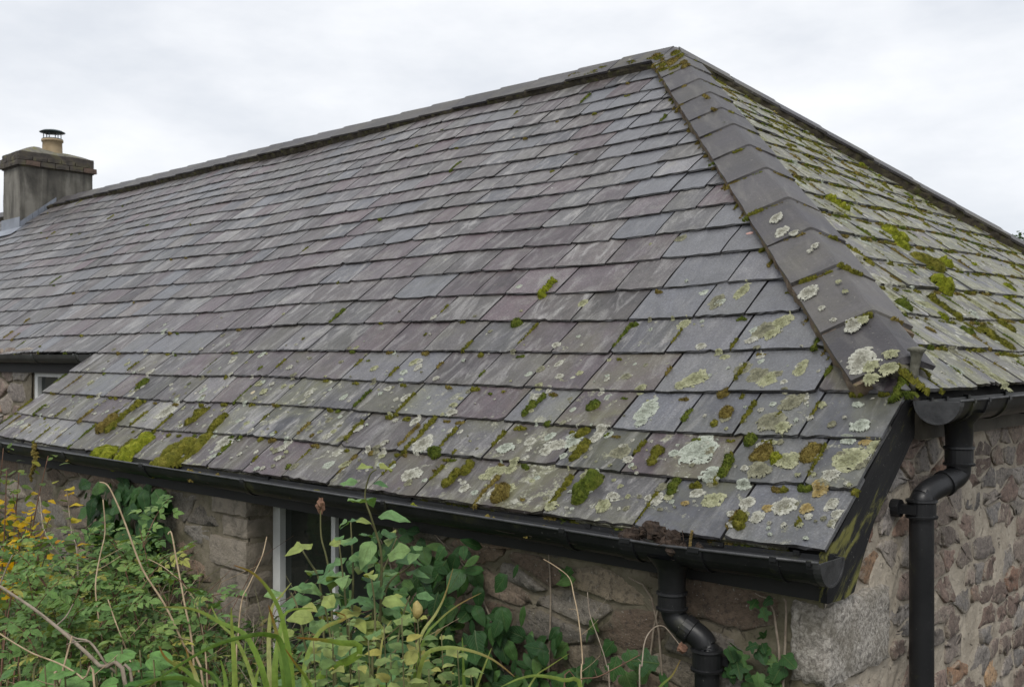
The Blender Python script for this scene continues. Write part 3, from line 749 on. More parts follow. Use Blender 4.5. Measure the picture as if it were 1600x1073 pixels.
M['lich3'] = lichen_material("grey_olive_lichen", (.09, .088, .06), (.17, .165, .11), (.27, .265, .19))
M['lich4'] = lichen_material("ochre_lichen", (.17, .12, .04), (.27, .20, .075), (.38, .31, .16))
M['silt'] = simple('gutter_silt', (.012, .009, .006), (.040, .030, .018), 30, 0.95, 0.9, 8, (.055, .060, .016))
M['debris'] = simple("rotted_leaf_debris", (.020, .013, .009), (.065, .042, .028), 60, 0.95, 1.0)
M['twig0'] = simple("dead_straw_stem", (.24, .17, .10), (.44, .34, .22), 30, 0.8, 0.4)
M['twig1'] = simple("grey_brown_cane", (.15, .115, .085), (.31, .26, .20), 30, 0.85, 0.4)
M['twig2'] = simple("red_brown_twig", (.09, .045, .028), (.19, .10, .06), 30, 0.8, 0.4)
M['stem'] = simple("green_plant_stem", (.07, .075, .025), (.14, .13, .05), 20, 0.7, 0.2)
M['leaf'] = leaf_material("shrub_leaf", [(0.0, (.070, .155, .060)), (0.45, (.125, .235, .090)), (0.75, (.19, .29, .105)), (0.93, (.26, .30, .08)), (1.0, (.34, .30, .09))], 0.5)
M['herb'] = leaf_material("pale_herb_leaf", [(0.0, (.10, .17, .050)), (0.5, (.175, .245, .080)), (0.85, (.26, .30, .095)), (1.0, (.38, .33, .075))], 0.55)
M['ivy'] = leaf_material("dark_creeper_leaf", [(0.0, (.018, .055, .018)), (0.6, (.038, .100, .028)), (1.0, (.080, .155, .040))], 0.45, 0.25)
M['bramble'] = leaf_material("bramble_leaf", [(0.0, (.070, .145, .042)), (0.5, (.13, .235, .065)), (0.85, (.20, .29, .08)), (1.0, (.38, .35, .08))], 0.5)
M['yellow'] = leaf_material("autumn_yellow_leaf", [(0.0, (.55, .34, .012)), (0.5, (.72, .50, .025)), (0.8, (.52, .46, .04)), (1.0, (.60, .27, .02))], 0.5, 0.5)
M['yellowgreen'] = leaf_material("turning_leaf", [(0.0, (.08, .14, .03)), (0.6, (.12, .19, .04)), (1.0, (.27, .26, .04))], 0.5, 0.4)
M['round'] = leaf_material("round_leaf", [(0.0, (.075, .175, .045)), (0.6, (.115, .24, .062)), (1.0, (.155, .28, .085))], 0.5)
M['blade'] = leaf_material("strap_leaf", [(0.0, (.10, .18, .035)), (0.5, (.17, .27, .050)), (0.8, (.26, .34, .085)), (1.0, (.42, .42, .19))], 0.45, 0.35, (.23, .11, .025), False)
M['grass'] = leaf_material("grass_blade", [(0.0, (.12, .20, .04)), (0.6, (.22, .30, .075)), (1.0, (.44, .42, .18))], 0.5, 0.35, (.26, .18, .07), False)
def under_leaf():
    t = NT("undergrowth_leaf")
    r = t.t.nodes.new("ShaderNodeNewGeometry").outputs["Random Per Island"]
    col = t.ramp(r, [(0.0, (.032, .065, .018)), (0.5, (.075, .14, .035)), (0.85, (.14, .205, .055)), (0.95, (.20, .15, .06)), (1.0, (.32, .29, .08))])
    t.fin(col, 0.6, None, 0.3)
    tr = t.n("ShaderNodeBsdfTranslucent", Color=col); mx = t.n("ShaderNodeMixShader", Fac=0.3)
    t.t.links.new(t.b.outputs[0], mx.inputs[1]); t.t.links.new(tr.outputs[0], mx.inputs[2]); t.t.links.new(mx.outputs[0], t.out.inputs[0])
    return t.m
M['under_leaf'] = under_leaf()
M['soil'] = simple("garden_soil", (.018, .014, .010), (.045, .036, .024), 5, 0.95, 0.8, 8, (.045, .06, .02))
M['treecrown'] = leaf_material("tree_leaf", [(0.0, (.03, .06, .025)), (1.0, (.06, .10, .035))], 0.6, 0.25, None, False)
M['bark'] = simple("tree_bark", (.04, .033, .026), (.09, .078, .062), 12, 0.9, 0.6)
M['bud'] = simple("yellow_bud", (.24, .18, .05), (.40, .33, .12), 60, 0.6, 0.3)
M['pink'] = simple("pink_leaflet", (.35, .20, .17), (.48, .30, .26), 40, 0.6, 0.2)

# ================================================================== GROUND
gx = MB()
gn = 40
xs = np.concatenate([[-400, -120, -50], np.linspace(-16, 8, gn), [40, 120, 400]])
ys = np.concatenate([[-400, -120, -40], np.linspace(-8, 9, gn), [40, 120, 400]])
GV = []; GF = []
for i, x in enumerate(xs):
    for j, y in enumerate(ys):
        GV.append((x, y, GROUND + 0.03 * math.sin(x * 1.3 + y) * math.cos(y * 1.7) - 0.02))
for i in range(len(xs) - 1):
    for j in range(len(ys) - 1):
        a = i * len(ys) + j
        GF.append((a, a + len(ys), a + len(ys) + 1, a + 1))
tag(mk("ground", GV, GF, M['soil'], smooth=True), kind="structure")

# ================================================================== COTTAGE
house = empty("cottage", (-4.0, 3.0, GROUND))
tag(house, "old stone cottage under a hipped slate roof with black gutters", "cottage")

# ---------------- roof decks
def deck(name, frame, poly, h0=-0.036, h1=-0.075):
    n = len(poly)
    V = [frame(a, s, h0) for a, s in poly] + [frame(a, s, h1) for a, s in poly]
    F = [tuple(range(n)), tuple(range(2 * n - 1, n - 1, -1))]
    F += [(i, i + n, (i + 1) % n + n, (i + 1) % n) for i in range(n)]
    return mk(name, V, F, M['under'], house)
def backp(a, s, h=0.0): return (a, 2 * YR - s * CT + h * ST, s * ST + h * CT)
S3 = COURSES[3] + 0.01
hx = lambda s: XA + (S_R - s) * CT
XLEFT = -14.4
roof_front = deck("roof", front, [(XLEFT, 0.85), (-5.58, 0.85), (-5.58, 0.012), (-0.008, 0.012), (-0.008, S3), (hx(S3) - 0.01, S3), (XA, S_R - 0.002), (XLEFT, S_R - 0.002)])
roof_hip = deck("roof", hipp, [(S3 * CT + 0.02, S3), (2 * YR - S3 * CT - 0.02, S3), (YR, S_R - 0.006)])
roof_back = deck("roof", backp, [(XLEFT, 0.6), (hx(0.6) - 0.02, 0.6), (XA, S_R - 0.004), (XLEFT, S_R - 0.004)])

# ---------------- slates
TK = 0.0088
DROP = 0.019                  # the measured plane is the face of the tails
HB = 1.35 * TK + 0.0042
def slate_h(s):
    for k in range(20):
        if COURSES[k] <= s < COURSES[k + 1]:
            g = COURSES[k + 1] - COURSES[k]
            return HB * (1 - (s - COURSES[k]) / (1.3 * g)) + TK - DROP
    return TK - DROP
def clip(poly, f):
    out = []
    for i in range(len(poly)):
        p, q = poly[i], poly[(i + 1) % len(poly)]
        fp, fq = f(p), f(q)
        if fp >= 0: out.append(p)
        if (fp >= 0) != (fq >= 0):
            t = fp / (fp - fq)
            out.append((p[0] + (q[0] - p[0]) * t, p[1] + (q[1] - p[1]) * t, 0))
    return out
def slate_piece(frame, k, a0, a1, cuts, rnd, look, rough=1.0):
    g = COURSES[k + 1] - COURSES[k] if k < 19 else 0.19
    sk = COURSES[k] + 0.006 * math.sin(a0 * 0.9 + k * 2.1) + rnd.uniform(-0.0018, 0.0018)
    L = 1.3 * g
    nb = 10 if k < 6 else 6
    skew = rnd.uniform(-0.0028, 0.0028)
    pts = []
    for i in range(nb + 1):
        u = i / nb
        ds = rnd.uniform(-0.0020, 0.0020) * rough + skew * (u - 0.5) * 2
        if (i == 0 or i == nb) and rnd.random() < 0.24: ds += rnd.uniform(0.004, 0.018)
        elif rnd.random() < 0.06: ds += rnd.uniform(0.004, 0.010)
        pts.append((a0 + (a1 - a0) * u + rnd.uniform(-0.004, 0.004) * (0 < i < nb), sk + ds, 1))
    pts += [(a1 + rnd.uniform(-0.002, 0.002), sk + L * 0.33, 0), (a1 + rnd.uniform(-0.002, 0.002), sk + L * 0.66, 0), (a1, sk + L, 0), (a0, sk + L, 0),
            (a0 + rnd.uniform(-0.002, 0.002), sk + L * 0.66, 0), (a0 + rnd.uniform(-0.002, 0.002), sk + L * 0.33, 0)]
    for f in cuts: pts = clip(pts, f) if pts else pts
    if len(pts) < 3: return None
    aa = [p[0] for p in pts]; ss = [p[1] for p in pts]
    if max(aa) - min(aa) < 0.02 or max(ss) - min(ss) < 0.03: return None
    ac = (min(aa) + max(aa)) / 2
    tl = rnd.uniform(-0.0012, 0.0022) * rough ** 2; tw = rnd.uniform(-0.008, 0.008) * rough
    t = TK * rnd.uniform(0.85, 1.25) * (1 + (rough - 1) * .7)
    n = len(pts)
    V = []; rc = []
    off = (rnd.uniform(0, 50), rnd.uniform(0, 50))
    for top in (1, 0):
        for a, s, b in pts:
            w = 1 - (s - sk) / L
            h = (HB + tl) * w + tw * (a - ac) * w + wav(a, s) - DROP
            if top:
                h += t * (0.75 + 0.25 * (b == 0)) if b else t
                s2 = s + (rnd.uniform(0.0008, 0.006) if b else 0)
                a2 = ac + (a - ac) * (1 - 0.012)
            else: a2, s2 = a, s
            V.append(frame(a2, s2, h)); rc.append((a2 + off[0], s2 + off[1], 0))
    V += V[:n]; rc += rc[:n]                              # own corners: broken edges coloured dark, grime plus painted shadow between courses
    F = [tuple(range(n))] + [(i + n, (i + 1) % n + n, (i + 1) % n + 2 * n, i + 2 * n) for i in range(n)]
    # centre rise so the face is not a mirror plane
    hue, lum, lic, cln = look
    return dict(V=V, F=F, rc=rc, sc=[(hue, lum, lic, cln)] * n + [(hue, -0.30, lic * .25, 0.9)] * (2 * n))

rnd = random.Random(5)
pieces = []
for k in range(20):
    s = COURSES[k]
    left = -5.6 if k < 4 else -14.35
    right = 0.0 if k < 3 else hx(s) + 0.05
    wid = 0.295 - 0.0040 * k
    a1 = right - (rnd.uniform(0.35, 0.65) * wid if k % 2 else 0) + (0.0 if k < 3 else rnd.uniform(-0.1, 0.1))
    if k >= 3: a1 = right + rnd.uniform(0, 0.12)
    edges = [right if k < 3 else a1]
    a = edges[0]
    if k < 3 and k % 2: a -= wid * 0.55; edges.append(a)
    while a > left:
        w = wid * rnd.choice((0.78, 0.9, 1.0, 1.0, 1.08, 1.2)) * rnd.uniform(0.95, 1.05)
        a -= w
        edges.append(max(a, left))
    for b1, b0 in zip(edges[:-1], edges[1:]):
        if b1 - b0 < 0.07: continue
        c = (b0 + b1) / 2
        if -12.57 < c < -12.05 and s > 3.40 and s < S_R: continue
        dh = hx(s + 0.1) - c
        lic = max(0.0, 1.0 - s / 1.05) * rnd.uniform(0.22, 0.85) * (1.0 if c > -3.2 else 0.72) + 0.12 + 0.30 * math.exp(-max(dh, 0) / 0.7) * max(0, 1 - s / 2.4)
        lic = min(1.0, lic + rnd.uniform(-0.06, 0.10))
        hue = rnd.choice((0.02, 0.08, 0.15, 0.2, 0.28, 0.33, 0.4, 0.47, 0.55, 0.68, 0.75, 0.88, 0.97)) + rnd.uniform(-0.04, 0.04)
        if s > 2.4 or c < -5: hue = 0.3 + 0.7 * abs(hue) if rnd.random() < 0.6 else hue
        lum = min(1, max(0, rnd.gauss(0.46 - max(0, .24 - s * .26) + (.12 if s > 2.0 else 0), 0.18) + (0.32 if rnd.random() < .10 and k > 3 else 0)))  # upper courses paler, with their sheen put into the tone
        cln = 0.0
        if dh < 0.75 and k >= 3 and rnd.random() < 0.75:
            cln = rnd.uniform(0.6, 1.0); hue = rnd.uniform(0.62, 0.74); lum = rnd.uniform(0.45, 0.8); lic *= 0.6
        elif rnd.random() < 0.08:
            cln = 0.7; hue = rnd.uniform(0.6, 0.75); lum = rnd.uniform(0.4, 0.7)
        if k < 3 and dh < 1.2 and rnd.random() < 0.4: cln = 0.6; lic *= 0.55; hue = .68
        cuts = [lambda p: hx(p[1]) - 0.030 - p[0]]
        if k >= 19: cuts.append(lambda p: S_R - 0.02 - p[1])
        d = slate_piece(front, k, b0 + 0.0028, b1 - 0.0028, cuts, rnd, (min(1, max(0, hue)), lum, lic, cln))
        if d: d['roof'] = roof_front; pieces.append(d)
for k in range(3, 20):
    s = COURSES[k]
    lo, hi = s * CT - 0.05, 2 * YR - s * CT + 0.05
    wid = 0.285 - 0.005 * k
    a = lo - rnd.uniform(0, 0.15)
    while a < hi:
        w = wid * rnd.choice((0.75, 0.9, 1.0, 1.1, 1.25)) * rnd.uniform(0.94, 1.06)
        cuts = [lambda p: p[0] - p[1] * CT - 0.03, lambda p: 2 * YR - p[1] * CT - 0.03 - p[0]]
        if k >= 19: cuts.append(lambda p: S_R - 0.03 - p[1])
        lic = rnd.uniform(0.80, 1.0)
        cln = 0.0
        if a < lo + 0.35 and k < 7 and rnd.random() < 0.45: cln = 0.5; lic *= 0.55
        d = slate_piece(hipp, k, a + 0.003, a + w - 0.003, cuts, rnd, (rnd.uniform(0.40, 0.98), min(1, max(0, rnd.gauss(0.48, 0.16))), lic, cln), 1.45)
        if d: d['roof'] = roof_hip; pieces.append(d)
        a += w
# the 300 slates that show largest are objects of their own, the rest one piece
for d in pieces:
    n = len(d['V']) // 3
    uv = [project(v) for v in d['V'][:n]]
    ar = 0.0
    uv2 = [(min(max(u, 0), 1600), min(max(v, 0), 1073)) for u, v in uv]
    for i in range(n):
        (x0, y0), (x1, y1) = uv2[i], uv2[(i + 1) % n]
        ar += x0 * y1 - x1 * y0
    d['ar'] = abs(ar)
pieces.sort(key=lambda d: -d['ar'])
ST_T = {'sc': 'FLOAT_COLOR', 'rc': 'FLOAT_VECTOR'}
rest = MB()
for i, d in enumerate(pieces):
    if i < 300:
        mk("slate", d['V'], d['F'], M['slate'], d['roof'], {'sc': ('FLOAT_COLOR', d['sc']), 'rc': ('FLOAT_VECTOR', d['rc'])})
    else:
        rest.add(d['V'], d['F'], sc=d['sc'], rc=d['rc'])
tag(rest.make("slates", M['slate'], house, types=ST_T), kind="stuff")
# doubled under-eaves course that shows below the lowest tails
ue = MB(); r2 = random.Random(3); a = -0.12
while a > -5.58:
    w = r2.uniform(0.2, 0.3)
    sv = r2.uniform(-0.006, 0.006)
    V = [front(x, s, h) for h in (-0.023, -0.012) for x, s in ((max(a - w, -5.58) + 0.003, 0.004 + sv), (a - 0.003, 0.004 + sv), (a - 0.003, 0.14), (max(a - w, -5.58) + 0.003, 0.14))]
    ue.add(V, [(0, 3, 2, 1), (4, 5, 6, 7), (0, 1, 5, 4), (1, 2, 6, 5), (2, 3, 7, 6), (3, 0, 4, 7)], sc=[(0.5, 0.35, 0.7, 0)] * 8, rc=[(v[0], v[1], 0) for v in V])
    a -= w
tag(ue.make("eaves_slates", M['slate'], roof_front, types=ST_T), kind="stuff")

# ---------------- hip and ridge tiles
A0 = np.array([XA, YR, ZR])
def vec(frame, a, s): return np.array(frame(a, s, 0)) - np.array(frame(0, 0, 0))
NF = np.array([0, -ST, CT]); NH = np.array([ST, 0, CT]); NB = np.array([0, ST, CT])
nn = math.hypot(1, CT)
d1 = np.array([1, -1, -math.tan(TH)]); d1 /= np.linalg.norm(d1)
d2 = np.array([1, 1, -math.tan(TH)]); d2 /= np.linalg.norm(d2)
def angle_tile(name, o, d, t0, t1, w1, n1, w2, n2, wid1, wid2, parent, rnd, lic, lift=0.007, gap=0.0045, crest=0.052):
    # angular cover tile: two wings and a slightly rounded crest
    sts = []; rc = []
    off = (rnd.uniform(0, 40), rnd.uniform(0, 40)); th = 0.015
    j1 = rnd.uniform(-0.003, 0.004); j2 = rnd.uniform(-0.003, 0.004)
    up = np.array([0, 0, 1.0])
    ns = 4
    for i in range(ns + 1):
        u = i / ns; t = t0 + gap + (t1 - t0 - 2 * gap) * u
        lf = lift * (u - 0.4)
        base = o + d * t
        cr = base + up * (crest + lf)
        e1 = base + w1 * (wid1 + rnd.uniform(-0.002, 0.002)) + n1 * (0.051 + lf + j1)
        e2 = base + w2 * (wid2 + rnd.uniform(-0.002, 0.002)) + n2 * (0.051 + lf + j2)
        k1 = cr + (e1 - cr) * 0.07; k2 = cr + (e2 - cr) * 0.07
        cr2 = cr - up * 0.003
        m1 = (k1 + e1) / 2 + n1 * rnd.uniform(-0.0012, 0.0012); m2 = (k2 + e2) / 2 + n2 * rnd.uniform(-0.0012, 0.0012)
        i2 = e2 - n2 * th; ic = cr - up * (th + 0.01); i1 = e1 - n1 * th
        sts.append([e1, m1, k1, cr2, k2, m2, e2, i2, ic, i1])
        rc += [(x + off[0], t + off[1], 0) for x in (-wid1, -wid1 / 2, -0.02, 0, 0.02, wid2 / 2, wid2, wid2, 0, -wid1)]
    V, F = sweep(sts, None)
    sc = [(rnd.random(), rnd.random(), lic, 0)] * len(V)
    return mk(name, V, F, M['ridge'], parent, {'sc': ('FLOAT_COLOR', sc), 'rc': ('FLOAT_VECTOR', rc)})
def bedding(name, o, d, t0, t1, w, n, wid, parent, rnd, mat='bedding'):
    sts = []; N = int((t1 - t0) / 0.035) + 2
    for i in range(N):
        t = t0 + (t1 - t0) * i / (N - 1); b = o + d * t
        q = wid + rnd.uniform(-0.010, 0.005); z = rnd.uniform(-0.003, 0.003)
        sts.append([b + w * (q + 0.006) - n * 0.014, b + w * (q + rnd.uniform(-.002, .005)) + n * (0.022 + z), b + w * (q - 0.004) + n * (0.040 + z), b + w * (q - 0.05) + n * 0.040, b + w * (q - 0.05) - n * 0.014])
    V, F = sweep(sts, None)
    return mk(name, V, F, M[mat], parent)
w1 = (vec(front, -1, -CT)) / nn; w2 = (vec(hipp, 1, -CT)) / nn
hip_t = [0.0, 0.236, 0.531, 0.857, 1.154, 1.473, 1.77, 2.116, 2.45, 2.83, 3.166, 3.514, 3.879, 4.19]
rr = random.Random(21)
for i in range(len(hip_t) - 1):
    lic = 0.85 if i < 2 else (0.28 if i > 8 else 0.12)
    angle_tile("hip_tile", A0, d1, hip_t[i], hip_t[i + 1], w1, NF, w2, NH, 0.160, 0.122 if i < 12 else 0.06, roof_front, rr, lic)
bedding("bedding", A0, d1, 0.05, 4.20, w1, NF, 0.163, roof_front, rr)
bedding("bedding", A0, d1, 0.05, 3.9, w2, NH, 0.125, roof_front, rr)
bt = [0.02, 0.411, 0.747, 1.092, 1.44, 1.785, 2.11, 2.458]
while bt[-1] < 4.2: bt.append(bt[-1] + 0.345)
w3 = (vec(hipp, -1, -CT)) / nn; w4 = (vec(backp, -1, -CT)) / nn
for i in range(len(bt) - 1):
    angle_tile("hip_tile", A0, d2, bt[i], bt[i + 1], w3, NH, w4, NB, 0.150, 0.15, roof_hip, rr, 0.5, 0.006, 0.007, 0.066)
bedding("bedding", A0, d2, 0.05, bt[-1], w3, NH, 0.150, roof_hip, rr, 'darkbed')
dl = np.array([-1.0, 0, 0]); wf = vec(front, 0, -1); wb = vec(backp, 0, -1)
rt_ = [0.0, 0.429, 0.814, 1.19]
while rt_[-1] < 11.6: rt_.append(rt_[-1] + 0.383)
for i in range(len(rt_) - 1):
    if 9.40 < (rt_[i] + rt_[i + 1]) / 2 < 9.98: continue
    t1_ = min(rt_[i + 1], 9.425) if rt_[i] < 9.42 else rt_[i + 1]
    angle_tile("ridge_tile", A0, dl, rt_[i], t1_, wf, NF, wb, NB, 0.160, 0.15, roof_front, rr, 0.75 if i < 1 else 0.28, 0.008, 0.012, 0.060)
bedding("bedding", A0, dl, 0.05, 11.5, wf, NF, 0.160, roof_front, rr, 'darkbed')

def lump(c, r, seed, amp=0.3, n=10, m=7, sq=(1, 1, 1)):
    q = random.Random(seed); V = []; F = []
    ph = [(q.uniform(0, 6.28), q.uniform(1, 4), q.uniform(1, 4)) for _ in range(6)]
    for i in range(m + 1):
        th = math.pi * i / m
        for j in range(n):
            f = 2 * math.pi * j / n
            k = 1 + amp * sum(math.sin(p + a * th + round(b) * f) for p, a, b in ph) / 4 + q.uniform(-amp, amp) * 0.25
            V.append((c[0] + r * sq[0] * k * math.sin(th) * math.cos(f), c[1] + r * sq[1] * k * math.sin(th) * math.sin(f), c[2] + r * sq[2] * k * math.cos(th)))
    for i in range(m):
        for j in range(n):
            F.append((i * n + j, (i + 1) * n + j, (i + 1) * n + (j + 1) % n, i * n + (j + 1) % n))
    return V, F
# mortar stones closing the open end of the hip
he = A0 + d1 * 4.16
for i, (dx, dy, dz, r) in enumerate(((-0.07, -0.015, -0.035, .034), (-0.015, 0.0, -0.005, .042), (0.012, 0.055, -0.03, .034), (-0.04, 0.03, -0.02, .04), (-0.1, 0.015, -0.06, .024))):
    V, F = lump(he + np.array([dx, dy, dz]), r, 40 + i, 0.25)
    mk("mortar_lump", V, F, M['flaunch'], roof_front, smooth=True)

# hip iron: little flared post at the foot of the hip
q = he + np.array([0.035, -0.015, 0])
V, F = tube([q + np.array(p) for p in ((-.012, .004, -.075), (-.006, .002, -.04), (0, 0, 0), (.006, 0, .035), (.008, 0, .052), (.008, 0, .058), (.008, 0, .064), (.008, 0, .069))],
            [.013, .014, .0135, .015, .019, .027, .026, .012], 14)
mk("hip_iron", V, F, M['postmetal'], roof_front, smooth=True)

# ---------------- lichen crusts
def hash2(i, j, k):
    v = math.sin(i * 12.9898 + j * 78.233 + k * 37.719) * 43758.5453
    return v - math.floor(v)
def lat(x, y, k):              # smooth lattice noise 0..1
    i, j = math.floor(x), math.floor(y); u, v = x - i, y - j
    u = u * u * (3 - 2 * u); v = v * v * (3 - 2 * v)
    return (hash2(i, j, k) * (1 - u) + hash2(i + 1, j, k) * u) * (1 - v) + (hash2(i, j + 1, k) * (1 - u) + hash2(i + 1, j + 1, k) * u) * v
def lichen(frame, a, s, r, asp, col, parent, h, seed, mb=None, holes=1.0, follow=True):
    # crust of little raised scales: broken towards the rim, worn out in places
    k = seed * 1.37; st = max(.0022, r / 15.0)
    ra, rs = r, r * asp
    na, ns = int(ra * 1.35 / st), int(rs * 1.35 / st)
    idx = {}; V = []; F = []; lc = []
    f = 1.0 / r
    def rad(i, j):
        x, y = i * st / ra, j * st / rs
        return math.hypot(x, y) + (lat(x * 1.6 + 9, y * 1.6, k) - .5) * .48 + (lat(x * 4.5, y * 4.5, k + 1) - .5) * .26
    def vert(i, j):
        if (i, j) not in idx:
            idx[i, j] = len(V); R_ = rad(i, j)
            z = .0012 + .0034 * (1 - min(1, R_) ** 4) * (.5 + lat(i * .8, j * .8, k + 5)) if R_ < 1 else -.002
            V.append(frame(a + i * st, s + j * st, (slate_h(max(.001, s + j * st)) + wav(a + i * st, s + j * st) if follow else h) + z)); lc.append((min(1, R_), 0, 0))
        return idx[i, j]
    for i in range(-na, na):
        for j in range(-ns, ns):
            R_ = rad(i + .5, j + .5)
            if R_ > 1 or s + j * st < .004 or (frame is front and a + i * st > -.008 and s < .64): continue
            if lat(i * .45, j * .45, k + 3) * .75 + lat(i * .9, j * .9, k + 4) * .25 < (.10 + .26 * R_ ** 3) * holes: continue
            F.append((vert(i, j), vert(i + 1, j), vert(i + 1, j + 1), vert(i, j + 1)))
    if not F: return
    if mb is not None: mb.add(V, F, lc=lc)
    else: mk("lichen", V, F, M['lich%d' % col], parent, {'lc': ('FLOAT_VECTOR', lc)}, True)
for i, (a, s, r, asp, c) in enumerate(LICHEN_F):
    lichen(front, a, s, r, asp, c, roof_front, slate_h(s) + wav(a, s), 100 + i)
for i, (a, s, r, asp, c) in enumerate(LICHEN_W):
    lichen(front, a, s, r, asp, c, roof_front, 0.0515, 300 + i, None, 1.0, False)

lq = random.Random(71); spots = [MB() for _ in range(4)]
for i in range(620):
    s_ = abs(lq.gauss(0, .55)); a_ = -lq.random() ** 1.3 * 5.4
    if s_ < .02 or s_ > 2.2 or a_ > hx(s_) - .25: continue
    rr_ = lq.choice((.005, .007, .009, .012, .016, .022)) * lq.uniform(.8, 1.2)
    lichen(front, a_, s_, rr_, lq.uniform(.7, 1.3), 0, None, slate_h(s_) + wav(a_, s_) + .0006, 2000 + i, spots[lq.choice((0, 1, 2, 2, 3))], .5)
for i in range(420):
    s_ = lq.uniform(.66, 3.4); b_ = s_ * CT + .2 + lq.random() ** 1.4 * 2.6
    if b_ > 2 * YR - s_ * CT - .2: continue
    lichen(hipp, b_, s_, lq.choice((.012, .02, .03, .045)), lq.uniform(.7, 1.6), 0, None, slate_h(s_) + wav(b_, s_) + .001, 3000 + i, spots[lq.choice((0, 1, 1, 2, 3))], 1.0)
for c_, mb_ in enumerate(spots):
    tag(mb_.make("lichen_spots", M['lich%d' % c_], roof_front, True, {'lc': 'FLOAT_VECTOR'}), kind="stuff")

# ---------------- walls
def vnoise(x, y, seed=0):
    return (math.sin(x * 7.1 + y * 3.3 + seed) + math.sin(x * 13.7 - y * 9.1 + seed * 2) * .6 + math.sin(x * 29.3 + y * 23.1 + seed * 3) * .4 + math.sin(-x * 51.0 + y * 47.7) * .3) / 2.3
def wall_grid(mb, p0, p1, q0, q1fn, fn, nx, nq, amp, q):
    b = len(mb.V); V = []; F = []
    for i in range(nx + 1):
        p = p0 + (p1 - p0) * i / nx
        top = q1fn(p)
        for j in range(nq + 1):
            z = q0 + (top - q0) * j / nq
            V.append(fn(p, z, amp * vnoise(p, z) + q.uniform(-amp, amp) * 0.4))
    for i in range(nx):
        for j in range(nq):
            a = i * (nq + 1) + j
            F.append((a, a + nq + 1, a + nq + 2, a + 1))
    mb.add(V, F)
FY, SX, LY = 0.040, -0.030, 0.70
fn_front = lambda p, z, d: (p, FY - d, z)
fn_side = lambda p, z, d: (SX + d, p, z)
fn_left = lambda p, z, d: (p, LY - d, z)
WX0, WX1, WZ0, WZ1 = -2.73, -1.75, -0.95, -0.065
q = random.Random(8)
wf_ = MB()
wall_grid(wf_, -5.55, WX0, GROUND - 0.05, lambda p: -0.03, fn_front, 60, 24, 0.006, q)
wall_grid(wf_, WX1, SX, GROUND - 0.05, lambda p: -0.03, fn_front, 46, 24, 0.006, q)
wall_grid(wf_, WX0, WX1, GROUND - 0.05, lambda p: WZ0, fn_front, 20, 6, 0.006, q)
for bb in ((-5.55, WX0, .052, .30, GROUND - .05, -.03), (WX1, SX - .012, .052, .30, GROUND - .05, -.03), (WX0, WX1, .052, .30, GROUND - .05, WZ0), (WX0, WX1, .052, .30, WZ1, -.03)):
    wf_.add(*box(*bb))
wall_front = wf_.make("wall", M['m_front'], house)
ws_ = MB()
YB = 2 * YR - FY
tops = lambda p: min(p, 2 * YR - p) * math.tan(TH) - 0.035 if min(p, 2 * YR - p) < 0.5 else 0.355
wall_grid(ws_, FY, 2.6, GROUND - 0.05, tops, fn_side, 70, 50, 0.006, q)
wall_grid(ws_, 2.6, YB, GROUND - 0.05, tops, fn_side, 40, 20, 0.006, q)
ws_.add(*box(-0.32, SX - .014, .31, YB, GROUND - .05, .17)); ws_.add(*box(-0.32, SX - .014, .55, YB - .5, .17, .35))
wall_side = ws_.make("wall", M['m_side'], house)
wl_ = MB()
wall_grid(wl_, -7.7, -6.70, GROUND - 0.05, lambda p: .48, fn_left, 20, 24, 0.006, q)
wl_.add(*box(XLEFT + .2, -7.7, LY, .95, GROUND - .05, .48)); wl_.add(*box(-7.7, -6.70, LY + .013, .95, GROUND - .05, .48)); wl_.add(*box(-6.70, -5.3, LY, .95, GROUND - .05, -.5))
wl_.add(*box(-5.55, -5.30, .31, LY - .002, GROUND - .05, .18)); wl_.add(*box(-5.9, -5.3, LY + .001, .949, -.5, .48))
wl_.add(*box(XLEFT + .2, -0.33, YB - .25, YB, GROUND - .05, -.03)); wl_.add(*box(XLEFT, XLEFT + .2, LY, YB, GROUND - .05, 0.48))
wall_left = wl_.make("wall", M['m_front'], house)

def voronoi_stones(p0, p1, q0, q1, cw, chh, q, jit=0.42):
    sites = []
    nr = int((q1 - q0) / chh) + 1
    for j in range(nr):
        x = p0 - q.uniform(0, cw)
        while x < p1 + cw:
            sites.append((x + q.uniform(-jit, jit) * cw * .6, q0 + (j + .5 + q.uniform(-jit, jit) * .75) * chh + 0.25 * chh * math.sin(x * 2.3 + j)))
            x += cw * q.choice((.6, .8, 1., 1.15, 1.5))
    out = []
    for i, (x, y) in enumerate(sites):
        poly = [(-1.3, -1.3, 0), (1.3, -1.3, 0), (1.3, 1.3, 0), (-1.3, 1.3, 0)]
        for j, (x2, y2) in enumerate(sites):
            if i == j: continue
            dx, dy = (x2 - x) / cw, (y2 - y) / chh
            dd = dx * dx + dy * dy
            if dd > 9: continue
            poly = clip(poly, lambda p: dd / 2 - (p[0] * dx + p[1] * dy))
            if len(poly) < 3: break
        if len(poly) < 3: continue
        out.append([(x + a * cw, y + b * chh) for a, b, _ in poly])
    return out
stones = []
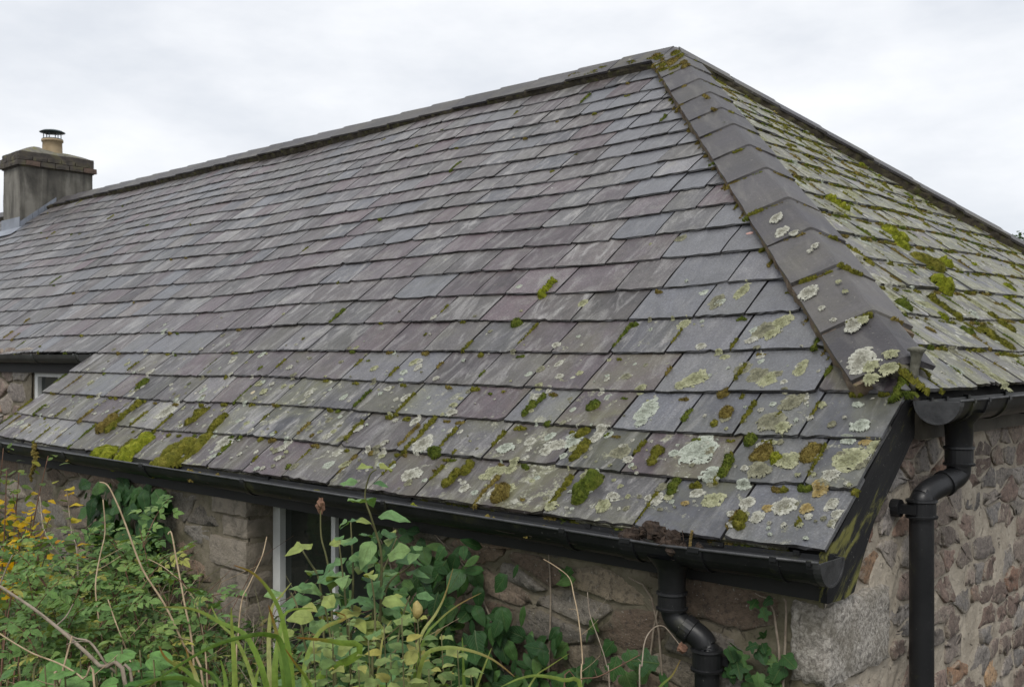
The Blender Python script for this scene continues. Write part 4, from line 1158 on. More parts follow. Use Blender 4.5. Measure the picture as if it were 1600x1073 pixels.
def make_stones(cells, fn, gap, ht, parent, mat, q, ok):
    for poly in cells:
        c = np.mean(poly, 0)
        if not ok(c): continue
        P = [np.array(p) for p in poly]
        # pull in from the joints, then cut the corners
        sz = np.ptp(np.array(P), 0)
        k = np.clip(1 - 2 * gap * q.uniform(0.5, 2.1) / np.maximum(sz, 1e-3), 0.45, 0.95)
        P = [c + (p - c) * k for p in P]
        Q = []
        for i in range(len(P)):
            a, b = P[i], P[(i + 1) % len(P)]
            f = q.uniform(.03, .13)
            Q += [a + (b - a) * f, a + (b - a) * (1 - f)]
        Q2 = []
        for i in range(len(Q)):
            a, b = Q[i], Q[(i + 1) % len(Q)]
            Q2.append(a)
            if np.linalg.norm(b - a) > .03: Q2.append((a + b) / 2 + np.array([q.uniform(-1, 1), q.uniform(-1, 1)]) * .007)
        Q = [p + np.array([q.uniform(-1, 1), q.uniform(-1, 1)]) * 0.0055 for p in Q2]
        n = len(Q); V = []
        h = ht * q.uniform(.5, 1.3); tx, ty = q.uniform(-.10, .10), q.uniform(-.12, .06)
        for sc_, d in ((1.03, -.010), (1.0, h * .55), (.93, h * .95), (.5, h * 1.0)):
            for p in Q:
                r = c + (p - c) * sc_ + np.array([q.uniform(-1, 1), q.uniform(-1, 1)]) * 0.0022 * (sc_ < 1)
                V.append(fn(r[0], r[1], d + (tx * (r[0] - c[0]) + ty * (r[1] - c[1])) * (d > 0) + q.uniform(-.0018, .0018) * (sc_ < 1)))
        V.append(fn(c[0], c[1], h))
        F = []
        for g in range(3):
            F += [(g * n + i, g * n + (i + 1) % n, (g + 1) * n + (i + 1) % n, (g + 1) * n + i) for i in range(n)]
        F += [(3 * n + i, 3 * n + (i + 1) % n, 4 * n) for i in range(n)]
        u, v = project(V[-1])
        vis = 0 <= u <= 1600 and 0 <= v <= 1073
        dpt = np.linalg.norm(np.array(V[-1]) - CAM)
        hu, lu = q.random(), q.random()
        stones.append(dict(V=V, F=F, sc=[(hu, lu, e_, 1) for e_ in (1.0, 1.0, .72, 0.0) for _ in range(n)] + [(hu, lu, 0, 1)], par=parent, mat=mat, ar=(sz[0] * sz[1] / dpt ** 2) * (1 if vis else .001)))
q = random.Random(17)
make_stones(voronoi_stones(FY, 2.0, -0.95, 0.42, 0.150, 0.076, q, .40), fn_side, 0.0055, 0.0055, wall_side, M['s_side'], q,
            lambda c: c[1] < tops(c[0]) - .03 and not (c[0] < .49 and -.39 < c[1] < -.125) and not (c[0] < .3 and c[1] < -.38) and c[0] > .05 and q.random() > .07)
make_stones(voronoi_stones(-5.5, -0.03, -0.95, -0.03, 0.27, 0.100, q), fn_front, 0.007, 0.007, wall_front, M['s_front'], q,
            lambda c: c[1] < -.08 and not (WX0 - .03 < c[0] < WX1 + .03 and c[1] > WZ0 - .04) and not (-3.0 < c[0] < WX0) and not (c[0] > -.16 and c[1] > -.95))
make_stones(voronoi_stones(-7.7, -6.90, -0.2, 0.42, 0.22, 0.13, q), fn_left, 0.012, 0.012, wall_left, M['s_side'], q, lambda c: c[0] < -6.80)
stones.sort(key=lambda d: -d['ar'])
srest = {}
for i, d in enumerate(stones):
    if i < 290:
        mk("stone", d['V'], d['F'], d['mat'], d['par'], {'sc': ('FLOAT_COLOR', d['sc'])}, True)
    else:
        srest.setdefault(d['par'].name, (MB(), d))[0].add(d['V'], d['F'], sc=d['sc'])
for nm, (mb_, d) in srest.items():
    tag(mb_.make("stones", d['mat'], d['par'], True, {'sc': 'FLOAT_COLOR'}), kind="stuff")
q = random.Random(4)
for x0, y1, z0, z1 in ((-.125, .425, -.365, -.142), (-.36, .25, -.62, -.385), (-.15, .40, -.86, -.635), (-.36, .26, -1.25, -.875)):
    V, F = rough_box(x0, -.012, .022, y1, z0, z1, 9, .0055, q, .5)
    mk("quoin", V, F, M['quoin'], wall_side, smooth=True)

jb = random.Random(9)
for y0, z0, z1, xx in ((.028, -.205, -.07, -3.02), (.031, -.30, -.215, -2.93), (.026, -.44, -.312, -3.04), (.03, -.56, -.452, -2.95), (.027, -.72, -.57, -3.0), (.03, -.95, -.73, -2.96)):
    V, F = rough_box(xx, WX0 + .006, y0, .166, z0, z1, 5, .004, jb, .35)
    mk("jamb_stone", V, F, M['jamb'], wall_front, smooth=True)
# ---------------- front window (low, under the eaves) and the far window
def window(x0, x1, z0, z1, y, mull, parent):
    f = MB(); w = .055
    f.add(*box(x0, x0 + w, y, y + .06, z0, z1)); f.add(*box(x1 - w, x1, y, y + .06, z0, z1))
    f.add(*box(x0 + w, x1 - w, y, y + .06, z1 - w, z1)); f.add(*box(x0 + w, x1 - w, y, y + .06, z0, z0 + w))
    win = f.make("window", M['white'], parent)
    s_ = MB()
    for m in mull: s_.add(*box(m - .014, m + .014, y + .012, y + .05, z0 + w, z1 - w))
    s_.make("mullion", M['white'], win)
    mk("pane", *box(x0 + w, x1 - w, y + .03, y + .036, z0 + w, z1 - w), M['glass'], win)
    mk("sill", *box(x0 - .02, x1 + .02, y - .11, y - .002, z0 - .05, z0), M['quoin'], win)
    return win
window(WX0 + .004, WX1 - .004, WZ0, WZ1, .165, (-2.30,), house)
window(-6.695, -5.905, -0.45, .41, LY + .02, (-6.30,), house)
mk("room_shade", *box(WX0, WX1, .36, .37, WZ0, WZ1), M['under'], house)
mk("room_shade", *box(-6.70, -5.9, 1.0, 1.01, -.5, .48), M['under'], house)

# ---------------- fascias and the bargeboard
mk("fascia", *box(-5.56, -0.008, .014, .032, -.132, -.016), M['fascia'], house)
mk("fascia", *box(XLEFT + .1, -5.62, .672, .692, .385, .505), M['fascia'], house)
mk("fascia", *box(-.026, .018, .56, 2 * YR - .56, .255, .368), M['brownboard'], house)
bp = [(.004, -.010), (.54, .404), (.585, .285), (.40, .135), (.285, .045), (.215, -.045), (.160, -.128), (.10, -.137), (.004, -.133)]
V = [(x, y, z) for x in (-.026, -.004) for y, z in bp]; n = len(bp)
mk("bargeboard", V, [tuple(range(n))[::-1], tuple(range(n, 2 * n))] + [(i, (i + 1) % n, (i + 1) % n + n, i + n) for i in range(n)], M['board'], house)
mk("bargeboard", *box(-5.60, -5.575, .05, .66, -.10, -.02), M['board'], house)

# ---------------- gutters and downpipes
def gutter(name, axis, c0, stations, r, mat, th=.003):
    # axis 'x': runs along X at Y=c0; axis 'y': runs along Y at X=c0. stations: (coordinate, lip height)
    sts = []
    for t, zl in stations:
        st = []
        m = 14
        for rad, order in ((r, range(m + 1)), (r - th, range(m, -1, -1))):
            for k in order:
                a = math.pi + math.pi * k / m
                dx, dz = rad * math.cos(a), rad * math.sin(a)
                if rad == r and k in (0, m): dx *= 1.045
                st.append((t, c0 + dx, zl + dz) if axis == 'x' else (c0 + dx, t, zl + dz))
        sts.append(st)
    V, F = sweep(sts, None)
    return mk(name, V, F, mat, house, smooth=False)
def strap(axis, c0, t, zl, r, w, parent, mat, name="bracket"):
    mb = MB(); sts = []
    for tt in (t - w / 2, t + w / 2):
        st = []
        for rad, order in ((r + .0045, range(15)), (r + .0005, range(14, -1, -1))):
            for k in order:
                a = math.pi + math.pi * k / 14
                st.append((tt, c0 + rad * math.cos(a), zl + rad * math.sin(a)) if axis == 'x' else (c0 + rad * math.cos(a), tt, zl + rad * math.sin(a)))
        sts.append(st)
    mb.add(*sweep(sts, None))
    for sg in (-1, 1):                                    # clips hooked over both lips
        c = c0 + sg * r
        b = (t - w * .35, t + w * .35, c - .008, c + .008, zl - .006, zl + .006)
        mb.add(*(box(*b) if axis == 'x' else box(b[2], b[3], b[0], b[1], b[4], b[5])))
    return mb.make(name, mat, parent)
def stop_end(axis, c0, t, zl, r, parent, mat, sgn, name="stop_end"):
    mb = MB(); n = 16
    def P(tt, dx, dz): return (tt, c0 + dx, zl + dz) if axis == 'x' else (c0 + dx, tt, zl + dz)
    ring = [(r * math.cos(math.pi + math.pi * k / n), r * math.sin(math.pi + math.pi * k / n)) for k in range(n + 1)]
    V = [P(t, *p) for p in ring] + [P(t + sgn * .004, *p) for p in ring]
    F = [tuple(range(n + 1)), tuple(range(n + 1, 2 * n + 2))] + [(k, k + 1, n + 2 + k, n + 1 + k) for k in range(n)] + [(0, n + 1, 2 * n + 1, n)]
    mb.add(V, F)
    sts = []
    for tt in (t - sgn * .022, t + sgn * .007):
        sts.append([P(tt, dx * 1.07, dz * 1.07) for dx, dz in ring] + [P(tt, dx * .985, dz * .985) for dx, dz in ring[::-1]])
    mb.add(*sweep(sts, None))
    return mb.make(name, M['sheenplastic'] if mat is M['plastic'] else mat, parent)
def zlip(x):
    pts = [(-5.62, -.004), (-2.5, -.014), (-.9, -.021), (-.44, -.024), (.031, -.010)]
    return float(np.interp(x, [p[0] for p in pts], [p[1] for p in pts]))
GY, GR = -.050, .062
xs_ = [-5.62, -4.6, -3.6, -2.5, -1.7, -.9, -.44, -.2, .031]
gut = gutter("gutter", 'x', GY, [(x, zlip(x)) for x in xs_], GR, M['plastic'])
for x, w in ((.008, .018), (-.090, .026), (-.327, .05), (-.555, .05), (-.789, .03), (-1.62, .03), (-2.53, .035), (-3.398, .05), (-4.254, .03), (-5.1, .03)):
    strap('x', GY, x, zlip(x), GR, w, gut, M['plastic'])
V, F = tube([(x, GY - GR * 1.03, zlip(x) + .002) for x in xs_], .0042, 8)
mk("gutter_lip", V, F, M['sheenplastic'], gut, smooth=True)  # bead coloured paler to paint the highlight along the lip
stop_end('x', GY, .031, zlip(.031), GR, gut, M['plastic'], 1)
stop_end('x', GY, -5.62, zlip(-5.62), GR, gut, M['plastic'], -1)
sil = MB(); sts = []
sq_ = random.Random(2)
for x in np.arange(-5.58, -.02, .035):                    # silt lying in the gutter
    z = zlip(x) - .030 + sq_.uniform(-.006, .008)
    sts.append([(x, GY - .052, z - .002), (x, GY - .025, z + sq_.uniform(-.004, .008)), (x, GY, z + sq_.uniform(-.004, .010)), (x, GY + .03, z + sq_.uniform(-.003, .01)), (x, GY + .053, z)])
sil.add(*sweep(sts, None, False))
tag(sil.make("silt", M['silt'], gut), kind="stuff")
gut2 = gutter("gutter", 'x', .622, [(-14.2, .53), (-9, .522), (-5.60, .516)], .060, M['iron'])
for x in (-5.66, -6.35, -7.25, -8.4): strap('x', .622, x, .517, .060, .04, gut2, M['iron'])
stop_end('x', .622, -5.60, .516, .060, gut2, M['iron'], 1)
GX3, ZL3 = .087, .370
gut3 = gutter("gutter", 'y', GX3, [(.495, ZL3), (1.2, .373), (6.0, .395)], .062, M['plastic'])
V, F = tube([(GX3 + .062 * 1.03, y, z + .002) for y, z in ((.497, ZL3), (1.2, .373), (6.0, .395))], .0042, 8)
mk("gutter_lip", V, F, M['sheenplastic'], gut3, smooth=True)
stop_end('y', GX3, .495, ZL3, .062, gut3, M['plastic'], -1)
for y, w in ((.60, .02), (.72, .02), (.90, .03), (1.25, .035), (2.1, .03), (3.0, .03)): strap('y', GX3, y, ZL3 + .004 * (y - .5), .062, w, gut3, M['plastic'])
def downpipe(path, bends, collars, brackets, funnel, r=.034):
    p = smooth_path(path, 6)
    V, F = tube(p, r, 20)
    dp = mk("downpipe", V, F, M['plastic'], house, smooth=True)
    def ring(c, d, l, parent):
        d = np.array(d, float) / np.linalg.norm(d); c = np.array(c)
        st = [(-l / 2, r + .003), (-l / 2 + .001, r + .0105), (-l / 2 + .007, r + .0115), (-l / 2 + .010, r + .006), (l / 2 - .010, r + .006), (l / 2 - .007, r + .0105), (l / 2 - .001, r + .0095), (l / 2, r + .003)]
        V, F = tube([c + d * a for a, _ in st], [b for _, b in st], 22)
        mk("collar", V, F, M['plastic'], parent, smooth=False)
    for c, d, l in collars: ring(c, d, l, dp)
    for c, d, l in bends:
        d = np.array(d, float) / np.linalg.norm(d); c = np.array(c)
        V, F = tube([c - d * l / 2, c - d * l * .45, c + d * l * .45, c + d * l / 2], [r + .001, r + .0045, r + .0045, r + .001], 22)
        mk("bend_sleeve", V, F, M['plastic'], dp)
    for bb in brackets: mk("pipe_bracket", *bb, M['plastic'], dp, smooth=False)
    V, F = tube(funnel[0], funnel[1], 22, False)
    mk("outlet", V, F, M['plastic'], dp, smooth=True)
    return dp
# front pipe
zo = zlip(-.441)
downpipe([(-.441, GY, zo - .04), (-.441, GY, -.13), (-.441, GY, -.185), (-.437, GY + .002, -.222), (-.415, -.044, -.248), (-.365, -.032, -.275), (-.345, -.028, -.300), (-.342, -.026, -.335), (-.342, -.026, -.70), (-.342, -.026, GROUND)],
         [((-.395, -.040, -.259), (.05, .012, -.03), .03)],
         [((-.441, GY, -.185), (0, 0, 1), .052), ((-.342, -.026, -.335), (0, 0, 1), .062)],
         [box(-.40, -.29, -.004, .045, -.350, -.325)],
         ([(-.441, GY, zo - .035), (-.441, GY, zo - .055), (-.441, GY, zo - .075), (-.441, GY, -.170)], [.072, .056, .041, .037]))
# corner pipe on the side wall
downpipe([(GX3, .66, .33), (GX3, .66, .24), (GX3, .66, .175), (.083, .650, .148), (.068, .600, .128), (.052, .535, .112), (.043, .505, .090), (.041, .498, .055), (.041, .498, -.3), (.041, .498, GROUND)],
         [((.068, .600, .128), (-.016, -.055, -.018), .012)],
         [((GX3, .66, .205), (0, 0, 1), .058), ((.041, .498, .062), (0, 0, 1), .055)],
         [tube([(-.03, .462, .062), (-.004, .462, .062)], .026, 14), box(-.006, .043, .452, .485, .048, .074)],
         ([(GX3, .66, .335), (GX3, .66, .318), (GX3, .66, .30), (GX3, .66, .22)], [.072, .056, .041, .037]))

# ---------------- chimney
CX0, CX1, CY0, CY1 = -12.57, -12.04, 2.69, 3.615
q = random.Random(12)
V, F = rough_box(CX0, CX1, CY0, CY1, 1.8, 2.895, 8, .004, q, .05)
chim = mk("chimney", V, F, M['render'], house, smooth=True)
for row, (z0, z1, pr_) in enumerate(((2.893, 2.960, .042), (2.962, 3.022, .036), (3.024, 3.078, .006))):
    x0, x1, y0, y1 = CX0 - pr_, CX1 + pr_, CY0 - pr_, CY1 + pr_
    L = .205
    for side in range(4):
        if side < 2:
            n = 5 if side == 0 else 5; a0, a1 = y0 + .1, y1
            if row % 2: a0, a1 = y0, y1 - .1
            st = (a1 - a0) / n
            for i in range(n):
                xx = (x1 - .1, x1) if side == 0 else (x0, x0 + .1)
                V, F = rough_box(xx[0], xx[1], a0 + st * i + .004, a0 + st * (i + 1) - .004, z0 + .002, z1 - .003, 2, .003, q, .1)
                red = (side == 0 and row == 0 and i in (0, 4))
                mk("brick", V, F, M['redbrick'] if red else M['brick'], chim)
        else:
            a0, a1 = (x0, x1) if not row % 2 else (x0 + .1, x1 - .1)
            if row % 2 == 0: a0, a1 = x0, x1
            st = (a1 - a0) / 3
            for i in range(3):
                yy = (y0, y0 + .1) if side == 2 else (y1 - .1, y1)
                xa, xb = a0 + st * i + .004, a0 + st * (i + 1) - .004
                if row % 2 == 0 and side == 3: xb = min(xb, x1 - .104)
                V, F = rough_box(xa, xb, yy[0], yy[1], z0 + .002, z1 - .003, 2, .003, q, .1)
                mk("brick", V, F, M['brick'], chim)
mk("brick_core", *box(CX0 - .01, CX1 + .01, CY0 - .01, CY1 + .01, 2.88, 3.07), M['brick'], chim)
V = []; F = []; nx, ny = 9, 15
for i in range(nx + 1):
    for j in range(ny + 1):
        u, v = i / nx, j / ny
        e = min(u, 1 - u, (min(v, 1 - v)) * 1.5) * 2
        z = 3.070 + .075 * min(1, e * 1.5) ** .7 + .035 * math.exp(-((v - .28) / .16) ** 2) * min(1, e * 2) + q.uniform(-.005, .005)
        V.append((CX0 + (CX1 - CX0) * u, CY0 + (CY1 - CY0) * v, z))
for i in range(nx):
    for j in range(ny):
        a = i * (ny + 1) + j; F.append((a, a + ny + 1, a + ny + 2, a + 1))
mk("flaunching", V, F, M['flaunch'], chim, smooth=True)
pc = np.array([-12.30, 3.20, 0])
lathe = lambda prof, n=20: tube([pc + np.array([0, 0, z]) for _, z in prof], [r for r, _ in prof], n, False)
V, F = lathe([(.125, 3.08), (.122, 3.20), (.119, 3.285), (.132, 3.288), (.134, 3.315), (.122, 3.32), (.10, 3.32), (.095, 3.25)])
pot = mk("chimney_pot", V, F, M['pot'], chim, smooth=True)
V, F = lathe([(.126, 3.318), (.128, 3.326), (.11, 3.332), (.10, 3.318)])
mk("cowl_band", V, F, M['metal'], chim, smooth=True)
V, F = lathe([(.004, 3.448), (.06, 3.445), (.12, 3.432), (.158, 3.412), (.158, 3.405), (.10, 3.412), (.004, 3.415)], 24)
cowl = mk("cowl", V, F, M['metal'], chim, smooth=True)
for k in range(6):
    a = math.pi * k / 3 + .3
    p = pc + np.array([.105 * math.cos(a), .105 * math.sin(a), 0])
    mk("cowl_leg", *tube([p + [0, 0, 3.30], p + [0, 0, 3.42]], .006, 6), M['metal'], chim)
lead = MB()
for k in range(6):                                        # stepped cover flashing up the slope
    y0, y1 = CY0 + .075 * k, CY0 + .075 * (k + 1) - .003
    zt = lambda y: y * math.tan(TH)
    lead.add([(CX1 + .006, y0, zt(y0) + .0), (CX1 + .006, y1, zt(y1)), (CX1 + .006, y1, zt(y1) + .085), (CX1 + .006, y0, zt(y0) + .085),
              (CX1 + .013, y0, zt(y0)), (CX1 + .013, y1, zt(y1)), (CX1 + .013, y1, zt(y1) + .085), (CX1 + .013, y0, zt(y0) + .085)],
             [(0, 1, 2, 3), (4, 7, 6, 5), (0, 4, 5, 1), (3, 2, 6, 7), (0, 3, 7, 4), (1, 5, 6, 2)])
s0 = CY0 / CT
V = [front(x, s, h) for h in (.012, .018) for x, s in ((CX0 - .08, s0 - .19), (CX1 + .09, s0 - .17), (CX1 + .09, s0), (CX0 - .08, s0))]
lead.add(V, [(0, 3, 2, 1), (4, 5, 6, 7), (0, 1, 5, 4), (1, 2, 6, 5), (2, 3, 7, 6), (3, 0, 4, 7)])
lead.add(*box(CX0 - .02, CX1 + .018, CY0 - .014, CY0 - .004, s0 * ST, s0 * ST + .14))
lead.make("flashing", M['lead'], chim)

# ================================================================== MOSS
def cushion(frame, a, s, L, W, H, h0, seed, fuzz=1.0, ang=0.0):
    # lumpy sward: overlapping little domes along the joint, one height field, hairs on top
    q = random.Random(seed); k = (seed % 977) * .731
    ca, sa = math.cos(ang), math.sin(ang)
    nb = max(3, int(round(2.2 * max(L, W) / max(.012, min(L, W)))) + 2)
    beads = []
    for i in range(nb):
        u = (i + q.uniform(.2, .8)) / nb - .5
        rr_ = min(L, W) * q.uniform(.28, .52)
        x, y = (q.uniform(-.22, .22) * W, u * (L - rr_)) if L >= W else (u * (W - rr_), q.uniform(-.22, .22) * L)
        beads.append((x, y, rr_, H * q.uniform(.6, 1.05)))
    st = max(.0032, min(.0075, math.sqrt(L * W) / 14))
    na, ns = int(W * .75 / st) + 2, int(L * .75 / st) + 2
    def hgt(x, y):
        z = 0.0
        for bx, by, br_, bh in beads:
            d = ((x - bx) ** 2 + (y - by) ** 2) / (br_ * br_)
            if d < 1: z = max(z, bh * (1 - d) ** .55)
        return z
    idx = {}; V = []; F = []
    def vert(i, j):
        if (i, j) not in idx:
            x, y = i * st, j * st
            x += (lat(i * .7, j * .7, k) - .5) * st; y += (lat(i * .7, j * .7, k + 2) - .5) * st
            z = hgt(x, y); z = z * (.72 + .5 * lat(i * .55, j * .55, k + 4)) if z > 0 else -.005
            idx[i, j] = len(V); V.append(frame(a + x * ca - y * sa, s + x * sa + y * ca, h0 + z))
        return idx[i, j]
    cells = []
    for i in range(-na, na):
        for j in range(-ns, ns):
            if max(hgt(i * st, j * st), hgt((i + 1) * st, (j + 1) * st), hgt((i + .5) * st, (j + .5) * st)) > .001:
                F.append((vert(i, j), vert(i + 1, j), vert(i + 1, j + 1), vert(i, j + 1))); cells.append((i, j))
    for _ in range(int(min(1400, max(40, L * W * 110000)) * fuzz) if cells else 0):
        i, j = q.choice(cells); x, y = (i + q.random()) * st, (j + q.random()) * st
        z = hgt(x, y) * .9
        l = q.uniform(.004, .009); w = q.uniform(.0008, .0015); g = q.uniform(0, math.pi)
        dx, dy = q.uniform(-.8, .8), q.uniform(-1.0, .6)
        b_ = len(V)
        for px, py, pz in ((x - w * math.cos(g), y - w * math.sin(g), z - .001), (x + w * math.cos(g), y + w * math.sin(g), z - .001), (x + dx * l, y + dy * l, z + l)):
            V.append(frame(a + px * ca - py * sa, s + px * sa + py * ca, h0 + pz))
        F.append((b_, b_ + 1, b_ + 2))
    return V, F
for i, (a, s, L, W, H, c, lab) in enumerate(MOSS_F):
    L, W, H = L * .95, W * .85, H * .85
    V, F = cushion(front, a, s, L, W, H, slate_h(max(s, .001)) + wav(a, s) - .002, 500 + i)
    tag(mk("moss_clump", V, F, M['moss%d' % c], smooth=True), lab, "moss", "moss cushions on the slates")
for i, (a, s, L, W, H, c, lab) in enumerate(MOSS_H):
    L, W, H = L * .85, W * .8, H * .9
    V, F = cushion(hipp, a, s, L, W, H, slate_h(s) + wav(a, s) - .002, 700 + i)
    tag(mk("moss_clump", V, F, M['moss%d' % c], smooth=True), lab, "moss", "moss cushions on the slates")
# small uncounted moss: joints, tails, hip tile laps, gutter bed
q = random.Random(77)
small = [MB() for _ in range(4)]
def add_small(frame, a, s, L, W, H, h, c, ang=0.0, fuzz=.8):
    small[c].add(*cushion(frame, a, s, L, W, H, h, q.randint(0, 10 ** 6), fuzz, ang))
for d in pieces:
    n = len(d['V']) // 3
    fr = front if d['roof'] is roof_front else hipp
    inv = (lambda v: (v[0], v[2] / ST)) if fr is front else (lambda v: (v[1], v[2] / ST))
    P = [inv(v) for v in d['V'][n:2 * n]]
    a0, a1 = min(p[0] for p in P), max(p[0] for p in P); s0_, s1_ = min(p[1] for p in P), max(p[1] for p in P)
    if d['ar'] < 60: continue
    hipside = fr is hipp
    lvl = (.95 if hipside else max(.025, .95 - s0_ * .70)) 
    if not hipside and a0 < -3.5: lvl *= .8
    if q.random() < lvl:                                   # along the open joint
        st = s0_ + q.uniform(.25, .75) * (s1_ - s0_) * .75
        add_small(fr, a0, st, q.uniform(.04, .16), q.uniform(.012, .028), q.uniform(.009, .019), slate_h(max(st, .001)) + wav(a0, st) - .004, q.choice((1, 1, 2, 3)))
    for _ in range(4 if hipside else 2):
        if q.random() < lvl * 1.1 and s0_ > .1 and not (hipside and s0_ < .70):            # under the tail
            x = q.uniform(a0, a1)
            add_small(fr, x, s0_ - .004, q.uniform(.015, .03), q.uniform(.02, .09 if hipside else .05), q.uniform(.012, .022), -.010 + wav(x, s0_), q.choice((1, 1, 2, 3)))
    if hipside and s0_ < 3.2 and q.random() < .5:
        x, st = q.uniform(a0, a1), q.uniform(s0_ + .01, s0_ + .18)
        add_small(fr, x, st, q.uniform(.02, .08), q.uniform(.02, .06), q.uniform(.006, .02), slate_h(st) + wav(x, st) - .003, q.choice((0, 1, 1, 3)))
    elif s0_ < .9 and q.random() < lvl * .35:
        x, st = q.uniform(a0, a1), q.uniform(s0_ + .01, s0_ + .18)
        add_small(fr, x, st, q.uniform(.012, .035), q.uniform(.012, .03), q.uniform(.006, .014), slate_h(max(st, .001)) + wav(x, st) - .003, q.choice((1, 2, 3)))
# laps and edges of the hip tiles
def hipframe_front(a, s, h=0): return front(a, s, h)
for t in hip_t[1:]:
    for w, fr, lo, hi in ((w1, front, .02, .17), (w2, hipp, .01, .10)):
        if q.random() < .85 and t < 4.0:
            b0 = A0 + d1 * t
            u = q.uniform(lo, hi)
            p = b0 + w * u
            a, s = (p[0], p[2] / ST) if fr is front else (p[1], p[2] / ST)
            big = t > 2.6
            add_small(fr, a, s, q.uniform(.012, .022), q.uniform(.04, .11) if big else q.uniform(.02, .05), .016 if big else .008, .044, q.choice((1, 3, 1)), math.atan2(-CT if fr is front else -CT, -1 if fr is front else 1))
for t in hip_t[2:-2]:                                      # dirt and moss packed in the tile joints
    for w, fr, wd in ((w1, front, .168), (w2, hipp, .12)):
        for u0 in np.arange(.015, wd - .01, .035):
            if q.random() < (.75 if t > 2.0 else .35):
                p = A0 + d1 * t + w * (u0 + .012)
                a, s = (p[0], p[2] / ST) if fr is front else (p[1], p[2] / ST)
                an = math.atan2(-CT, -1) if fr is front else math.atan2(-CT, 1)
                add_small(fr, a, s, q.uniform(.010, .016), q.uniform(.035, .055), q.uniform(.008, .016) if t > 2.4 else .007, .036, q.choice((1, 3, 3, 2)), an)
for _ in range(70):                                        # along the bedding lines
    t = q.uniform(.1, 4.1)
    for w, fr, wd in ((w1, front, .172), (w2, hipp, .11)):
        if q.random() < (.35 if fr is front else .75):
            p = A0 + d1 * min(t, 3.55 if fr is hipp else 3.95) + w * wd
            a, s = (p[0], p[2] / ST) if fr is front else (p[1], p[2] / ST)
            add_small(fr, a, s, q.uniform(.02, .07), q.uniform(.015, .03), q.uniform(.01, .02), -.010 + wav(a, s), q.choice((1, 3, 3)))
for _ in range(26):
    t = q.uniform(.0, .5); p = A0 + d1 * t + w1 * q.uniform(-.0, .15)
    add_small(front, p[0], p[2] / ST, .05, .05, .012, .044, q.choice((1, 1, 3)))
for _ in range(14):
    t = q.uniform(0, .8); p = A0 + dl * t + wf * q.uniform(.06, .15)
    add_small(front, p[0], p[2] / ST, .03, .07, .014, .042, q.choice((1, 1, 3)))
def flat(a, s, h=0): return (a, s, h)
for x in np.arange(-5.5, -.75, .06):                       # bed of the front gutter
    if q.random() < (.75 if x > -2.2 or x < -2.9 else .4):
        add_small(flat, x, GY + q.uniform(-.02, .03), q.uniform(.03, .07), q.uniform(.04, .12), q.uniform(.012, .035), zlip(x) - .040, q.choice((0, 1, 2, 3, 3)))
for x in np.arange(-1.6, -.1, .05):                        # fringe under the lowest slates
    if q.random() < .6: add_small(front, x, .004, .02, q.uniform(.03, .08), .006, -.026, q.choice((1, 3, 2)))
for y in np.arange(.62, 3, .07):
    add_small(flat, GX3 + q.uniform(-.02, .02), y, .06, .05, q.uniform(.015, .03), ZL3 - .045, q.choice((1, 3)))
for c, mb_ in enumerate(small):
    tag(mb_.make("moss", M['moss%d' % c], None, True), kind="stuff")

# ================================================================== LOOSE BITS ON THE ROOF AND IN THE GUTTER
q = random.Random(31)
mb_ = MB()
for i in range(26):
    x, y = q.gauss(-.50, .060), q.gauss(-.062, .016)
    mb_.add(*lump((x, y, zlip(x) - .008 + .050 * math.exp(-((x + .50) / .06) ** 2) * q.uniform(.3, 1)), q.uniform(.009, .023), 900 + i, .5, 8, 5))
for i in range(60):
    p = np.array([q.gauss(-.49, .05), q.gauss(-.055, .018), zlip(-.5) + q.uniform(-.01, .03)])
    dv = np.array([q.uniform(-1, 1), q.uniform(-1, 1), q.uniform(-.3, .7)]); dv /= np.linalg.norm(dv)
    mb_.add(*tube([p, p + dv * q.uniform(.01, .035)], q.uniform(.0008, .0018), 4))
tag(mb_.make("debris_heap", M['debris']), "dark brown heap of rotted leaves lodged in the front gutter above the outlet", "debris")
V, F = tube(smooth_path([(-.375, -.06, -.03), (-.372, -.06, .0), (-.366, -.062, .02)], 3), .0045, 6)
tag(mk("twig", V, F, M['lich4']), "short orange twig poking out of the front gutter right of the debris heap", "twig")
V, F = cushion(front, -.969, 1.62, .022, .03, .004, slate_h(1.62) + wav(-.97, 1.62), 3, .0)
tag(mk("fallen_leaf", V, F, M['pink']), "tiny pale pink leaf lying on a slate against the hip tiles", "leaf")
mb_ = MB()                                                 # weed hanging from the gutter
for i in range(34):
    t = i / 33
    c = (-4.62 + .03 * math.sin(t * 5) + q.uniform(-.03, .03) * (1 - t), -.118 - .012 * q.random(), .015 - .20 * t)
    mb_.add(*lump(c, q.uniform(.008, .018) * (1.1 - .6 * t), 1200 + i, .5, 6, 4))
tag(mb_.make("hanging_weed", M['moss3']), "brown withered weed dangling over the far end of the front gutter", "weed")

